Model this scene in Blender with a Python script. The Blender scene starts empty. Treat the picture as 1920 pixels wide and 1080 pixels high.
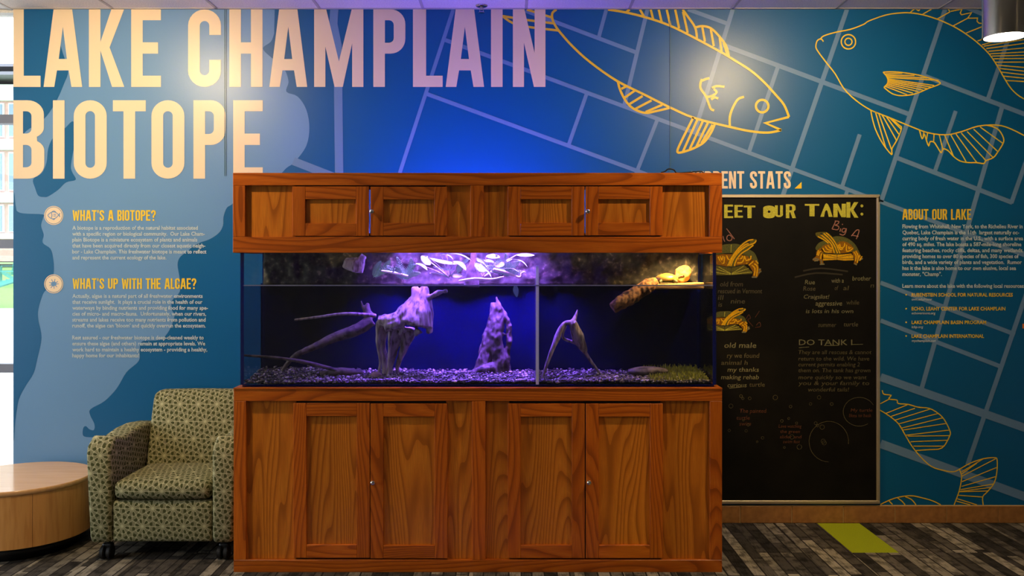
import bpy, bmesh, math, random
from mathutils import Vector, Matrix, noise as mnoise
random.seed(7)
SC = bpy.context.scene
COL = SC.collection

# ------------------------------------------------------------------ camera, world, exposure
F_PX = 1648.0; D_WALL = 5.2; ZC = 1.514; HOR = 500.0
cam_d = bpy.data.cameras.new('camera'); cam = bpy.data.objects.new('camera', cam_d); COL.objects.link(cam)
cam.location = (0, -D_WALL, ZC); cam.rotation_euler = (math.pi/2, 0, 0)
cam_d.sensor_width = 36; cam_d.lens = F_PX*36/1920; cam_d.shift_y = -(540-HOR)/1920
cam_d.clip_start = 0.05; cam_d.clip_end = 300
SC.camera = cam
w = bpy.data.worlds.new('overcast_sky'); SC.world = w; w.use_nodes = True
w.node_tree.nodes['Background'].inputs[0].default_value = (0.86, 0.93, 1.0, 1)
w.node_tree.nodes['Background'].inputs[1].default_value = 4.5
SC.view_settings.view_transform = 'Standard'; SC.view_settings.look = 'None'
SC.view_settings.exposure = 0.0; SC.view_settings.gamma = 1.0; SC.view_settings.use_curve_mapping = False
def portal(loc, rot, sx, sy):
    l = bpy.data.lights.new('window_portal', 'AREA'); l.shape = 'RECTANGLE'; l.size = sx; l.size_y = sy
    l.cycles.is_portal = True
    o = bpy.data.objects.new('window_portal', l); COL.objects.link(o); o.location = loc; o.rotation_euler = rot
portal((-3.95, 0.14, 1.5), (math.radians(-90), 0, 0), 1.9, 3.0)
portal((-4.96, -2.0, 1.5), (0, math.radians(-90), 0), 3.0, 3.9)
# lamp powers
P_DOWN = 165; P_PEND = 30; E_LED = 230; P_LED = 82; P_HEAT = 36; P_FILL = 66

# ------------------------------------------------------------------ helpers
def px(x, y, Y=0.0):
    d = D_WALL + Y
    return ((x-960)*d/F_PX, ZC + (HOR-y)*d/F_PX)
def pX(x, Y=0.0): return (x-960)*(D_WALL+Y)/F_PX
def pZ(y, Y=0.0): return ZC + (HOR-y)*(D_WALL+Y)/F_PX
def lin(c):
    return tuple(((v/255)/12.92 if v/255 <= .04045 else ((v/255+.055)/1.055)**2.4) for v in c)
def rgba(c): return lin(c) + (1,)
def wloc(o):
    v = Vector((0,0,0))
    while o is not None:
        v = v + o.location; o = o.parent
    return v
def tag(o, label=None, cat=None, group=None, kind=None):
    if label: o['label'] = label
    if cat: o['category'] = cat
    if group: o['group'] = group
    if kind: o['kind'] = kind
    return o
def link(name, data, parent=None, loc=(0,0,0), mat=None):
    o = bpy.data.objects.new(name, data); COL.objects.link(o)
    if mat is not None and data is not None and hasattr(data, 'materials') and len(data.materials) == 0:
        data.materials.append(mat)
    o.location = Vector(loc)
    if parent is not None:
        o.parent = parent; o.location = Vector(loc) - wloc(parent)
    return o
def empty(name, loc):
    o = bpy.data.objects.new(name, None); COL.objects.link(o); o.location = loc; o.empty_display_size = .05
    return o
def to_mesh(bm, name='m', smooth=False):
    me = bpy.data.meshes.new(name); bm.normal_update(); bm.to_mesh(me); bm.free()
    if smooth:
        me.polygons.foreach_set('use_smooth', [True]*len(me.polygons))
    return me
def add_box(bm, x0, x1, y0, y1, z0, z1, bev=0, seg=1):
    r = bmesh.ops.create_cube(bm, size=1)
    for v in r['verts']:
        v.co = Vector((x0+(v.co.x+.5)*(x1-x0), y0+(v.co.y+.5)*(y1-y0), z0+(v.co.z+.5)*(z1-z0)))
    if bev:
        es = set(e for v in r['verts'] for e in v.link_edges)
        bmesh.ops.bevel(bm, geom=list(es), offset=bev, segments=seg, profile=.5, affect='EDGES')
def box_mesh(x0, x1, y0, y1, z0, z1, bev=0, seg=1, smooth=False):
    bm = bmesh.new(); add_box(bm, x0, x1, y0, y1, z0, z1, bev, seg)
    return to_mesh(bm, smooth=smooth)
def cbox(name, x0, x1, y0, y1, z0, z1, mat, parent=None, bev=0, seg=1, smooth=False):
    """box with its origin at its own centre"""
    hx, hy, hz = abs(x1-x0)/2, abs(y1-y0)/2, abs(z1-z0)/2
    me = box_mesh(-hx, hx, -hy, hy, -hz, hz, bev, seg, smooth)
    return link(name, me, parent, ((x0+x1)/2, (y0+y1)/2, (z0+z1)/2), mat)
def add_cyl(bm, c, r0, r1, z0, z1, seg=24, axis='Z', cap=True):
    res = bmesh.ops.create_cone(bm, cap_ends=cap, segments=seg, radius1=r0, radius2=r1, depth=z1-z0)
    M = Matrix.Translation(Vector((0,0,(z0+z1)/2)))
    if axis == 'Y': M = Matrix.Rotation(math.radians(90), 4, 'X') @ M
    if axis == 'X': M = Matrix.Rotation(math.radians(90), 4, 'Y') @ M
    M = Matrix.Translation(Vector(c)) @ M
    bmesh.ops.transform(bm, matrix=M, verts=res['verts'])
def add_sphere(bm, c, r, sc=(1,1,1), sub=2, rot=None):
    res = bmesh.ops.create_icosphere(bm, subdivisions=sub, radius=r)
    M = Matrix.Diagonal(Vector(sc)).to_4x4()
    if rot is not None: M = rot @ M
    bmesh.ops.transform(bm, matrix=Matrix.Translation(Vector(c)) @ M, verts=res['verts'])
def lathe(prof, seg=32):
    bm = bmesh.new(); rings = []
    for r, z in prof:
        rings.append([bm.verts.new((r*math.cos(2*math.pi*k/seg), r*math.sin(2*math.pi*k/seg), z)) for k in range(seg)])
    for a, b in zip(rings[:-1], rings[1:]):
        for k in range(seg):
            bm.faces.new((a[k], a[(k+1)%seg], b[(k+1)%seg], b[k]))
    bm.faces.new(list(reversed(rings[0]))); bm.faces.new(rings[-1])
    return bm
def catmull(pts, n=6):
    out = []; P = [Vector(p) for p in pts]
    for i in range(len(P)-1):
        p0 = P[max(i-1,0)]; p1 = P[i]; p2 = P[i+1]; p3 = P[min(i+2,len(P)-1)]
        for k in range(n):
            t = k/n
            out.append(.5*((2*p1)+(-p0+p2)*t+(2*p0-5*p1+4*p2-p3)*t*t+(-p0+3*p1-3*p2+p3)*t**3))
    out.append(P[-1]); return out
def add_tube(bm, pts, radii, seg=8, sm=5, sy=1.0):
    P = catmull([Vector(p) for p in pts], sm); n = len(P); m = len(radii)
    R = []
    for i in range(n):
        t = i/(n-1)*(m-1); k = min(int(t), m-2); R.append(radii[k]*(1-(t-k))+radii[k+1]*(t-k))
    rings = []; up = Vector((0,1,0))
    for i in range(n):
        tg = (P[min(i+1,n-1)]-P[max(i-1,0)]).normalized()
        a = up.cross(tg)
        if a.length < 1e-4: a = Vector((1,0,0)).cross(tg)
        a.normalize(); b = tg.cross(a).normalized()
        rings.append([bm.verts.new(P[i]+a*R[i]*math.cos(2*math.pi*k/seg)+b*R[i]*sy*math.sin(2*math.pi*k/seg)) for k in range(seg)])
    for a, b in zip(rings[:-1], rings[1:]):
        for k in range(seg):
            bm.faces.new((a[k], a[(k+1)%seg], b[(k+1)%seg], b[k]))
    bm.faces.new(list(reversed(rings[0]))); bm.faces.new(rings[-1])
def remeshed(bm, voxel, amp=0, freq=20, stretch=(1,1,1), subdiv=0):
    me = to_mesh(bm); o = bpy.data.objects.new('tmp', me); COL.objects.link(o)
    md = o.modifiers.new('r', 'REMESH'); md.mode = 'VOXEL'; md.voxel_size = voxel
    sm = o.modifiers.new('s', 'SMOOTH'); sm.iterations = 2; sm.factor = .5
    dg = bpy.context.evaluated_depsgraph_get(); dg.update()
    m2 = bpy.data.meshes.new_from_object(o.evaluated_get(dg))
    bpy.data.objects.remove(o); bpy.data.meshes.remove(me)
    if amp:
        S = Vector(stretch)
        cos = []
        for v in m2.vertices:
            q = Vector((v.co.x*S.x, v.co.y*S.y, v.co.z*S.z))*freq
            cos.append(v.co + v.normal*amp*(mnoise.noise(q)+.5*mnoise.noise(q*2.3)))
        for v, c in zip(m2.vertices, cos): v.co = c
    m2.polygons.foreach_set('use_smooth', [True]*len(m2.polygons))
    m2.materials.clear()
    return m2

# ---- flat print shapes: 2D filled loops on a plane facing -Y
def loops_mesh(loops, Y, thick=0.0):
    """loops: list of lists of (X,Z); first outer and holes handled by the curve fill"""
    cu = bpy.data.curves.new('c', 'CURVE'); cu.dimensions = '2D'; cu.fill_mode = 'BOTH'
    for L in loops:
        sp = cu.splines.new('POLY'); sp.points.add(len(L)-1); sp.use_cyclic_u = True
        for p, q in zip(sp.points, L): p.co = (q[0], q[1], 0, 1)
    return curve_to_mesh(cu, Y)
def curve_to_mesh(cu, Y):
    o = bpy.data.objects.new('tmp', cu); COL.objects.link(o)
    dg = bpy.context.evaluated_depsgraph_get()
    me = bpy.data.meshes.new_from_object(o.evaluated_get(dg))
    bpy.data.objects.remove(o); bpy.data.curves.remove(cu)
    me.transform(Matrix(((1,0,0,0),(0,0,-1,Y),(0,1,0,0),(0,0,0,1))))
    me.materials.clear()
    return me
def stroke_loop(pts, wd):
    """outline of an open polyline, flat caps, mitred"""
    P = [Vector((p[0], p[1])) for p in pts]; L = []; R = []
    n = len(P)
    for i in range(n):
        d0 = (P[i]-P[i-1]).normalized() if i > 0 else None
        d1 = (P[i+1]-P[i]).normalized() if i < n-1 else None
        if d0 is None: t = d1; s = 1
        elif d1 is None: t = d0; s = 1
        else:
            t = (d0+d1)
            if t.length < .2: t = d1.copy()
            t.normalize(); s = 1/max(.45, t.dot(d1))
        nrm = Vector((-t.y, t.x))*wd/2*s
        L.append(P[i]+nrm); R.append(P[i]-nrm)
    return [tuple(v) for v in L] + [tuple(v) for v in reversed(R)]
def strips_mesh(lines, wd, Y, sm=0):
    """many strokes as quads in one mesh (no fill problems where they cross)"""
    bm = bmesh.new(); k = 0
    for L in lines:
        ww = wd
        if isinstance(L, tuple): L, ww = L
        if sm and len(L) > 2:
            L = [(v.x, v.y) for v in catmull([Vector((a, b, 0)) for a, b in L], sm)]
        lp = stroke_loop(L, ww); n = len(L)
        yy = Y - (k % 7)*0.00004; k += 1
        vs = [bm.verts.new((a, yy, b)) for a, b in lp]
        for i in range(n-1):
            try: bm.faces.new((vs[i], vs[2*n-1-i], vs[2*n-2-i], vs[i+1]))
            except ValueError: pass
    bmesh.ops.recalc_face_normals(bm, faces=bm.faces)
    me = to_mesh(bm); return me
def arc(cx, cy, rx, ry, a0, a1, n=10):
    return [(cx+rx*math.cos(math.radians(a0+(a1-a0)*i/n)), cy+ry*math.sin(math.radians(a0+(a1-a0)*i/n))) for i in range(n+1)]
T_ = .149
def ring(x0, y0, x1, y1, rx, ry):
    return (arc(x1-rx, y1-ry, rx, ry, 0, 90, 8)+arc(x0+rx, y1-ry, rx, ry, 90, 180, 8)
            + arc(x0+rx, y0+ry, rx, ry, 180, 270, 8)+arc(x1-rx, y0+ry, rx, ry, 270, 360, 8))
def rect(x0, y0, x1, y1): return [(x0,y0),(x1,y0),(x1,y1),(x0,y1)]
def glyph(c):
    t = T_; a = t/2; b = .42-a; m = .21; r = m-a
    if c == 'I': return t, [rect(0,0,t,1)]
    if c == 'L': return .336, [[(0,0),(.336,0),(.336,.145),(t,.145),(t,1),(0,1)]]
    if c == 'E': return .385, [[(0,0),(.385,0),(.385,.145),(t,.145),(t,.43),(.348,.43),(.348,.575),(t,.575),(t,.86),(.385,.86),(.385,1),(0,1)]]
    if c == 'T': return .42, [[(.1355,0),(.2845,0),(.2845,.86),(.42,.86),(.42,1),(0,1),(0,.86),(.1355,.86)]]
    if c == 'H': return .427, [[(0,0),(t,0),(t,.43),(.278,.43),(.278,0),(.427,0),(.427,1),(.278,1),(.278,.575),(t,.575),(t,1),(0,1)]]
    if c == 'A': return .495, [[(0,0),(.137,0),(.172,.213),(.323,.213),(.358,0),(.495,0),(.367,1),(.128,1)], [(.195,.36),(.30,.36),(.2475,.775)]]
    if c == 'K': return .457, [[(0,0),(t,0),(t,.47),(.30,0),(.457,0),(.267,.51),(.455,1),(.29,1),(t,.58),(t,1),(0,1)]]
    if c == 'M': return .632, [[(0,0),(.144,0),(.144,.52),(.263,0),(.368,0),(.488,.56),(.488,0),(.632,0),(.632,1),(.482,1),(.318,.33),(.155,1),(0,1)]]
    if c == 'W': return .632, [[(x, 1-y) for x, y in [(0,0),(.15,0),(.19,.62),(.252,.1),(.38,.1),(.442,.62),(.482,0),(.632,0),(.52,1),(.385,1),(.316,.42),(.247,1),(.112,1)]]]
    if c == 'N': return .418, [[(0,0),(.142,0),(.142,.57),(.27,0),(.418,0),(.418,1),(.279,1),(.279,.44),(.148,1),(0,1)]]
    if c == 'O': return .42, [ring(0,0,.42,1,.21,.2), ring(t,t-.01,.42-t,1-t+.01,.06,.06)]
    if c == 'P': return .411, [[(0,0),(t,0),(t,.43)]+arc(.225,.62,.186,.19,-90,0,8)+arc(.225,.81,.186,.19,0,90,8)+[(0,1)],
                               [(t,.57)]+arc(.2,.63,.062,.06,-90,0,5)+arc(.2,.80,.062,.06,0,90,5)+[(t,.86)]]
    if c == 'R': return .43, [[(0,0),(t,0),(t,.42),(.19,.42),(.275,0),(.43,0),(.335,.46)]+arc(.225,.64,.186,.16,-40,0,5)+arc(.225,.81,.186,.19,0,90,8)+[(0,1)],
                              [(t,.56)]+arc(.2,.62,.062,.06,-90,0,5)+arc(.2,.80,.062,.06,0,90,5)+[(t,.86)]]
    if c == 'B': return .39, [[(0,0)]+arc(.2,.18,.19,.18,-90,0,8)+arc(.2,.36,.19,.145,0,55,6)+arc(.2,.65,.185,.14,-55,0,6)+arc(.2,.82,.185,.18,0,90,8)+[(0,1)],
                              [(t,.145)]+arc(.185,.205,.06,.06,-90,0,5)+arc(.185,.37,.06,.06,0,90,5)+[(t,.43)],
                              [(t,.575)]+arc(.185,.635,.06,.06,-90,0,5)+arc(.185,.80,.06,.06,0,90,5)+[(t,.86)]]
    if c == 'C': return .42, [stroke_loop([(b,.67)]+arc(m,.79,r,.135,0,180,12)+arc(m,.21,r,.135,180,360,12)+[(b,.35)], t)]
    if c == 'G': return .42, [stroke_loop([(b,.69)]+arc(m,.79,r,.135,0,180,12)+arc(m,.21,r,.135,180,360,12)+[(b,.5)], t), rect(.22,.42,.40,.54)]
    if c == 'U': return .42, [stroke_loop([(a,1)]+arc(m,.21,r,.135,180,360,12)+[(b,1)], t)]
    if c == 'S': return .42, [stroke_loop([(b,.70)]+arc(m,.79,r,.135,0,180,12)+[(a+.01,.68),(a+.07,.585),(b-.07,.435),(b-.01,.33)]+arc(m,.21,r,.135,360,180,12)+[(a,.32)], t)]
    if c == '?': return .42, [stroke_loop([(a,.69)]+arc(m,.79,r,.135,180,0,12)+[(b,.66),(b-.05,.55),(m+.01,.44),(m,.28)], t), rect(.135,0,.285,.15)]
    if c == "'": return .15, [[(.03,.72),(.10,.72),(.15,1),(0,1)]]
    if c == ':': return .15, [rect(0,.1,t,.28), rect(0,.6,t,.78)]
    return .22, []
def heading_loops(txt, x0, x1, ytop, ybase, Y):
    gap = .062; pen = 0; items = []
    for c in txt:
        wd, L = glyph(c); items.append((pen, L)); pen += wd+gap
    tot = pen-gap; s = (x1-x0)/tot; h = ybase-ytop
    out = []
    for off, L in items:
        for lp in L: out.append([px(x0+(off+a)*s, ybase-b*h, Y) for a, b in lp])
    return out
def merge_meshes(ms):
    bm = bmesh.new()
    for m in ms: bm.from_mesh(m); bpy.data.meshes.remove(m)
    return to_mesh(bm)
def text_mesh(lines, Y, em=11.0, bold=.012, shear=0):
    """lines of (text, x0, x1, baseline) in photo pixels on the plane Y; joined into one mesh"""
    ms = []
    for t, x0, x1, yb in lines:
        cu = bpy.data.curves.new('t', 'FONT'); cu.body = t; cu.size = 1; cu.offset = bold; cu.resolution_u = 2; cu.fill_mode = 'FRONT'; cu.shear = shear
        me = curve_to_mesh(cu, 0)
        xs = [v.co.x for v in me.vertices]
        if not xs: continue
        a, b = min(xs), max(xs); sc = D_WALL/F_PX
        sx = (x1-x0)*(D_WALL+Y)/F_PX/(b-a); sz = em*(D_WALL+Y)/F_PX
        X0, Z0 = px(x0, yb, Y)
        for v in me.vertices: v.co = ((v.co.x-a)*sx+X0, Y, v.co.z*sz+Z0)
        ms.append(me)
    return merge_meshes(ms)

# ------------------------------------------------------------------ materials
def nm(name):
    m = bpy.data.materials.new(name); m.use_nodes = True
    return m, m.node_tree, m.node_tree.nodes['Principled BSDF']
def mat(name, c, rough=.5, metal=0, spec=.5, emit=None, es=0, noise=None):
    m, nt, b = nm(name)
    b.inputs['Base Color'].default_value = rgba(c); b.inputs['Roughness'].default_value = rough
    b.inputs['Metallic'].default_value = metal; b.inputs['Specular IOR Level'].default_value = spec
    if emit: b.inputs['Emission Color'].default_value = rgba(emit); b.inputs['Emission Strength'].default_value = es
    if noise:
        scale, amt, bump = noise
        tc = nt.nodes.new('ShaderNodeTexCoord'); n = nt.nodes.new('ShaderNodeTexNoise'); n.inputs['Scale'].default_value = scale; n.inputs['Detail'].default_value = 5
        nt.links.new(tc.outputs['Object'], n.inputs['Vector'])
        cr = nt.nodes.new('ShaderNodeValToRGB')
        L = lin(c); cr.color_ramp.elements[0].position = .3; cr.color_ramp.elements[1].position = .7
        cr.color_ramp.elements[0].color = tuple(max(0, v*(1-amt)) for v in L)+(1,)
        cr.color_ramp.elements[1].color = tuple(min(1, v*(1+amt)) for v in L)+(1,)
        nt.links.new(n.outputs['Fac'], cr.inputs['Fac']); nt.links.new(cr.outputs['Color'], b.inputs['Base Color'])
        if bump:
            bp = nt.nodes.new('ShaderNodeBump'); bp.inputs['Strength'].default_value = bump; bp.inputs['Distance'].default_value = .004
            nt.links.new(n.outputs['Fac'], bp.inputs['Height']); nt.links.new(bp.outputs['Normal'], b.inputs['Normal'])
    return m
class NT:
    def __init__(s, nt): s.nt = nt
    def new(s, t, **k):
        n = s.nt.nodes.new(t)
        for a, b in k.items(): setattr(n, a, b)
        return n
    def set(s, sock, v):
        if isinstance(v, bpy.types.NodeSocket): s.nt.links.new(v, sock)
        else: sock.default_value = v
    def math(s, op, a, b=0.0, c=None):
        n = s.new('ShaderNodeMath', operation=op); s.set(n.inputs[0], a); s.set(n.inputs[1], b)
        if c is not None: s.set(n.inputs[2], c)
        return n.outputs[0]
    def vmath(s, op, a, b=(0,0,0)):
        n = s.new('ShaderNodeVectorMath', operation=op); s.set(n.inputs[0], a); s.set(n.inputs[1], b)
        return n
    def mix(s, f, a, b):
        n = s.new('ShaderNodeMix', data_type='RGBA'); s.set(n.inputs[0], f); s.set(n.inputs[6], a); s.set(n.inputs[7], b)
        return n.outputs[2]
    def ramp(s, f, stops):
        n = s.new('ShaderNodeValToRGB'); e = n.color_ramp.elements
        while len(e) < len(stops): e.new(.5)
        for k, (p, c) in zip(e, stops): k.position = p; k.color = c
        s.set(n.inputs[0], f); return n.outputs[0]
def oak(name, axis, light, mid, dark, rough=.33):
    m, nt, b = nm(name); N = NT(nt)
    tc = N.new('ShaderNodeTexCoord'); oi = N.new('ShaderNodeObjectInfo')
    off = N.vmath('SCALE', (17.0, 9.0, 23.0)); nt.links.new(oi.outputs['Random'], off.inputs['Scale'])
    p = N.vmath('ADD', tc.outputs['Object'], off.outputs[0]).outputs[0]
    g = (1,1,.13) if axis == 'Z' else (.13,1,1)
    mp = N.vmath('MULTIPLY', p, g).outputs[0]
    big = N.new('ShaderNodeTexNoise'); big.inputs['Scale'].default_value = 4.6; big.inputs['Detail'].default_value = 1.6; big.inputs['Roughness'].default_value = .4
    nt.links.new(mp, big.inputs['Vector'])
    sx = N.new('ShaderNodeSeparateXYZ'); nt.links.new(p, sx.inputs[0]); across = sx.outputs[0] if axis == 'Z' else sx.outputs[2]
    ph = N.math('FRACT', N.math('ADD', N.math('MULTIPLY', big.outputs['Fac'], 23.0), N.math('MULTIPLY', across, 22.0)))
    fine = N.new('ShaderNodeTexNoise'); fine.inputs['Scale'].default_value = 1; fine.inputs['Detail'].default_value = 4
    fg = (620,620,13) if axis == 'Z' else (13,620,620)
    nt.links.new(N.vmath('MULTIPLY', p, fg).outputs[0], fine.inputs['Vector'])
    c1 = N.ramp(ph, [(0, rgba(dark)), (.10, rgba(dark)), (.34, rgba(mid)), (.75, rgba(light)), (1, rgba(mid))])
    c2 = N.mix(N.math('MULTIPLY', N.math('SUBTRACT', fine.outputs['Fac'], .36), 2.6), rgba(dark), c1)
    c3 = N.mix(.42, N.mix(.58, c1, rgba(mid)), c2)
    hv = N.new('ShaderNodeHueSaturation'); nt.links.new(c3, hv.inputs['Color'])
    N.set(hv.inputs['Value'], N.math('ADD', N.math('MULTIPLY', big.outputs['Fac'], .5), N.math('ADD', N.math('MULTIPLY', oi.outputs['Random'], .16), .67)))
    nt.links.new(hv.outputs[0], b.inputs['Base Color'])
    b.inputs['Roughness'].default_value = rough; b.inputs['Specular IOR Level'].default_value = .35
    bp = N.new('ShaderNodeBump'); bp.inputs['Strength'].default_value = .12; bp.inputs['Distance'].default_value = .002
    nt.links.new(fine.outputs['Fac'], bp.inputs['Height']); nt.links.new(bp.outputs['Normal'], b.inputs['Normal'])
    return m
OAK_FV = oak('oak_frame_vertical', 'Z', (214,116,28), (192,94,17), (112,48,8))
OAK_FH = oak('oak_frame_horizontal', 'X', (214,116,28), (192,94,17), (112,48,8))
OAK_PV = oak('oak_panel_vertical', 'Z', (228,142,42), (204,116,28), (124,62,12))
def print_mat(name, c, rough=.36):
    m = mat(name, c, rough, 0, .42)
    nt = m.node_tree; N = NT(nt); b = nt.nodes['Principled BSDF']
    tc = N.new('ShaderNodeTexCoord'); n = N.new('ShaderNodeTexNoise'); n.inputs['Scale'].default_value = 90; n.inputs['Detail'].default_value = 3
    nt.links.new(tc.outputs['Object'], n.inputs['Vector'])
    bp = N.new('ShaderNodeBump'); bp.inputs['Strength'].default_value = .10; bp.inputs['Distance'].default_value = .003
    nt.links.new(n.outputs['Fac'], bp.inputs['Height']); nt.links.new(bp.outputs['Normal'], b.inputs['Normal'])
    return m
M_BLUE = print_mat('mural_blue', (0,87,138))
M_LAKE = print_mat('mural_lake', (98,140,184))
M_ROAD = print_mat('mural_street', (98,132,172))
M_CREAM = print_mat('mural_cream', (230,206,172))
M_GOLD = print_mat('mural_gold', (228,190,46))
M_PALE = print_mat('mural_pale_text', (182,196,202))
M_ORANGE = print_mat('mural_orange', (226,120,50))
M_SEAM = print_mat('mural_seam', (60,98,120))
M_PLASTER = mat('painted_plaster', (176,166,150), .7, noise=(30,.04,.05))
M_CEIL = mat('acoustic_tile', (232,224,212), .9, noise=(120,.12,.3))
M_GRID = mat('ceiling_grid_metal', (186,178,166), .6)
M_WTILE = mat('base_tile', (146,100,54), .45, noise=(26,.22,.15))
M_GROUT = mat('grout', (196,166,112), .8)
M_ALU = mat('aluminium', (200,186,158), .5, .85)
M_CHROME = mat('chrome', (225,222,216), .08, 1)
M_STEEL = mat('brushed_steel', (190,186,178), .22, 1)
M_BLACK = mat('black_plastic', (16,16,18), .4)
M_RUBBER = mat('black_rubber', (12,12,13), .55)
M_BOARD = mat('chalkboard_black', (13,11,8), .6, spec=.14, noise=(7,.35,.02))
M_FRAME = mat('window_metal', (120,120,128), .45, .6)

# ================================================================== SETTING
WX0 = pX(25); WX1 = 4.6; CEIL = pZ(17.5)
wall = link('wall_back', box_mesh(WX0, WX1, 0, .14, 0, CEIL+.2), None, (0,0,0), M_BLUE); tag(wall, kind='structure')
for nme, b in (('wall_right', (WX1, WX1+.14, -7.5, .14, 0, CEIL+.2)), ('wall_front', (-5.0, WX1, -7.64, -7.5, 0, CEIL+.2)),
               ('wall_left', (-5.1, -4.96, -7.5, -4.0, 0, CEIL+.2))):
    tag(link(nme, box_mesh(*b), None, (0,0,0), M_PLASTER), kind='structure')
# ---- carpet floor
def carpet_mat():
    m, nt, b = nm('patterned_carpet'); N = NT(nt)
    tc = N.new('ShaderNodeTexCoord'); oi = N.new('ShaderNodeObjectInfo')
    off = N.vmath('SCALE', (3.1, 7.7, 0.0)); nt.links.new(oi.outputs['Random'], off.inputs['Scale'])
    p = N.vmath('ADD', tc.outputs['Object'], off.outputs[0]).outputs[0]
    sep = N.new('ShaderNodeSeparateXYZ'); nt.links.new(p, sep.inputs[0])
    cmb = N.new('ShaderNodeCombineXYZ'); nt.links.new(sep.outputs[1], cmb.inputs[0]); nt.links.new(sep.outputs[0], cmb.inputs[1])
    br = N.new('ShaderNodeTexBrick'); br.offset = .37; br.squash = 1.6; br.squash_frequency = 3
    nt.links.new(cmb.outputs[0], br.inputs['Vector'])
    for k, v in (('Color1', (1,1,1,1)), ('Color2', (0,0,0,1)), ('Mortar', (.05,.05,.05,1)), ('Scale', 1), ('Mortar Size', .004), ('Mortar Smooth', .2), ('Bias', 0), ('Brick Width', .40), ('Row Height', .0623)):
        br.inputs[k].default_value = v
    col = N.ramp(br.outputs['Color'], [(0, rgba((46,43,40))), (.35, rgba((74,69,64))), (.6, rgba((100,94,86))), (1, rgba((146,138,124)))])
    st = N.new('ShaderNodeTexNoise'); st.inputs['Scale'].default_value = 1; st.inputs['Detail'].default_value = 4
    nt.links.new(N.vmath('MULTIPLY', p, (170, 14, 1)).outputs[0], st.inputs['Vector'])
    bl = N.new('ShaderNodeTexNoise'); bl.inputs['Scale'].default_value = 14; bl.inputs['Detail'].default_value = 6
    nt.links.new(p, bl.inputs['Vector'])
    f = N.math('MULTIPLY', st.outputs['Fac'], N.math('MULTIPLY', N.math('SUBTRACT', bl.outputs['Fac'], .22), 3.0))
    v = N.ramp(f, [(.22, (.16,.16,.16,1)), (.5, (1,1,1,1))])
    mx = N.new('ShaderNodeMix', data_type='RGBA', blend_type='MULTIPLY'); mx.inputs[0].default_value = .8
    nt.links.new(col, mx.inputs[6]); nt.links.new(v, mx.inputs[7])
    line = N.mix(br.outputs['Fac'], mx.outputs[2], rgba((34,31,30)))
    nt.links.new(line, b.inputs['Base Color']); b.inputs['Roughness'].default_value = .95; b.inputs['Specular IOR Level'].default_value = .1
    bp = N.new('ShaderNodeBump'); bp.inputs['Strength'].default_value = .4; bp.inputs['Distance'].default_value = .003
    nt.links.new(f, bp.inputs['Height']); nt.links.new(bp.outputs['Normal'], b.inputs['Normal'])
    return m
M_CARPET = carpet_mat(); M_CGREEN = mat('lime_carpet', (140,152,26), .95, spec=.1, noise=(220,.16,.4))
floor = link('floor', box_mesh(-5.1, WX1, -7.64, .14, -.15, -.009), None, (0,0,0), M_CARPET); tag(floor, kind='structure')
PL_W = .249; xg = pX(1531)                       # left edge of the lime plank at the wall
pk_mesh = box_mesh(-PL_W/2+.0006, PL_W/2-.0006, -.4994, .4994, -.009, 0, .0012); pk_mesh.materials.append(M_CARPET)
pg_mesh = pk_mesh.copy(); pg_mesh.materials.clear(); pg_mesh.materials.append(M_CGREEN)
def cut_plank(cx, y0, y1, green=False):
    hy = (y1-y0)/2
    return link('carpet_plank', box_mesh(-PL_W/2+.0006, PL_W/2-.0006, -hy+.0006, hy-.0006, -.009, 0, .0012), floor, (cx, (y0+y1)/2, 0), M_CGREEN if green else M_CARPET)
yg = -(D_WALL - F_PX*ZC/(1036-HOR))              # front edge of the lime plank
for i in range(-18, 13):
    cx = xg + PL_W*(i+.5)
    if cx < -5.0 or cx > WX1-.1: continue
    y1 = -.012; y0 = -abs(D_WALL - F_PX*ZC/(1036-HOR)) - (0 if i % 2 == 0 else .5)
    y0 = yg2 = -(D_WALL - F_PX*ZC/(1036-HOR)) if i % 2 == 0 else -(D_WALL - F_PX*ZC/(1036-HOR)) - .46
    cut_plank(cx, y0, y1, green=(i == 0))
    k = 0
    while y0 > -2.6:
        grn = (i == -5 and k == 0) or (i == 6 and k == 1) or (i == -11 and k == 1)
        link('carpet_plank', pg_mesh if grn else pk_mesh, floor, (cx, y0-.5, 0)); y0 -= 1.0; k += 1
# ---- ceiling
ceil = link('ceiling', box_mesh(-5.1, WX1, -7.64, .14, CEIL+.02, CEIL+.2), None, (0,0,0), M_GRID); tag(ceil, kind='structure')
TS = .6096; xs0 = pX(600)
ct_mesh = box_mesh(-TS/2+.006, TS/2-.006, -TS/2+.006, TS/2-.006, 0, .02, .004); ct_mesh.materials.append(M_CEIL)
tb_mesh_y = box_mesh(-.008, .008, -TS/2, TS/2, 0, .022); tb_mesh_y.materials.append(M_GRID)
for i in range(-7, 9):
    for j in range(10):
        cx = xs0 + TS*(i+.5); cy = -.30 - TS*j
        if cx < -4.9 or cx > WX1-.3: continue
        link('ceiling_tile', ct_mesh, ceil, (cx, cy, CEIL+.002))
        if j < 3: link('ceiling_grid_bar', tb_mesh_y, ceil, (xs0+TS*i, cy, CEIL-.001))
link('ceiling_wall_angle', box_mesh(WX0, WX1, -.022, -.0005, CEIL-.001, CEIL+.003), ceil, (0,0,0), M_GRID)
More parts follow.
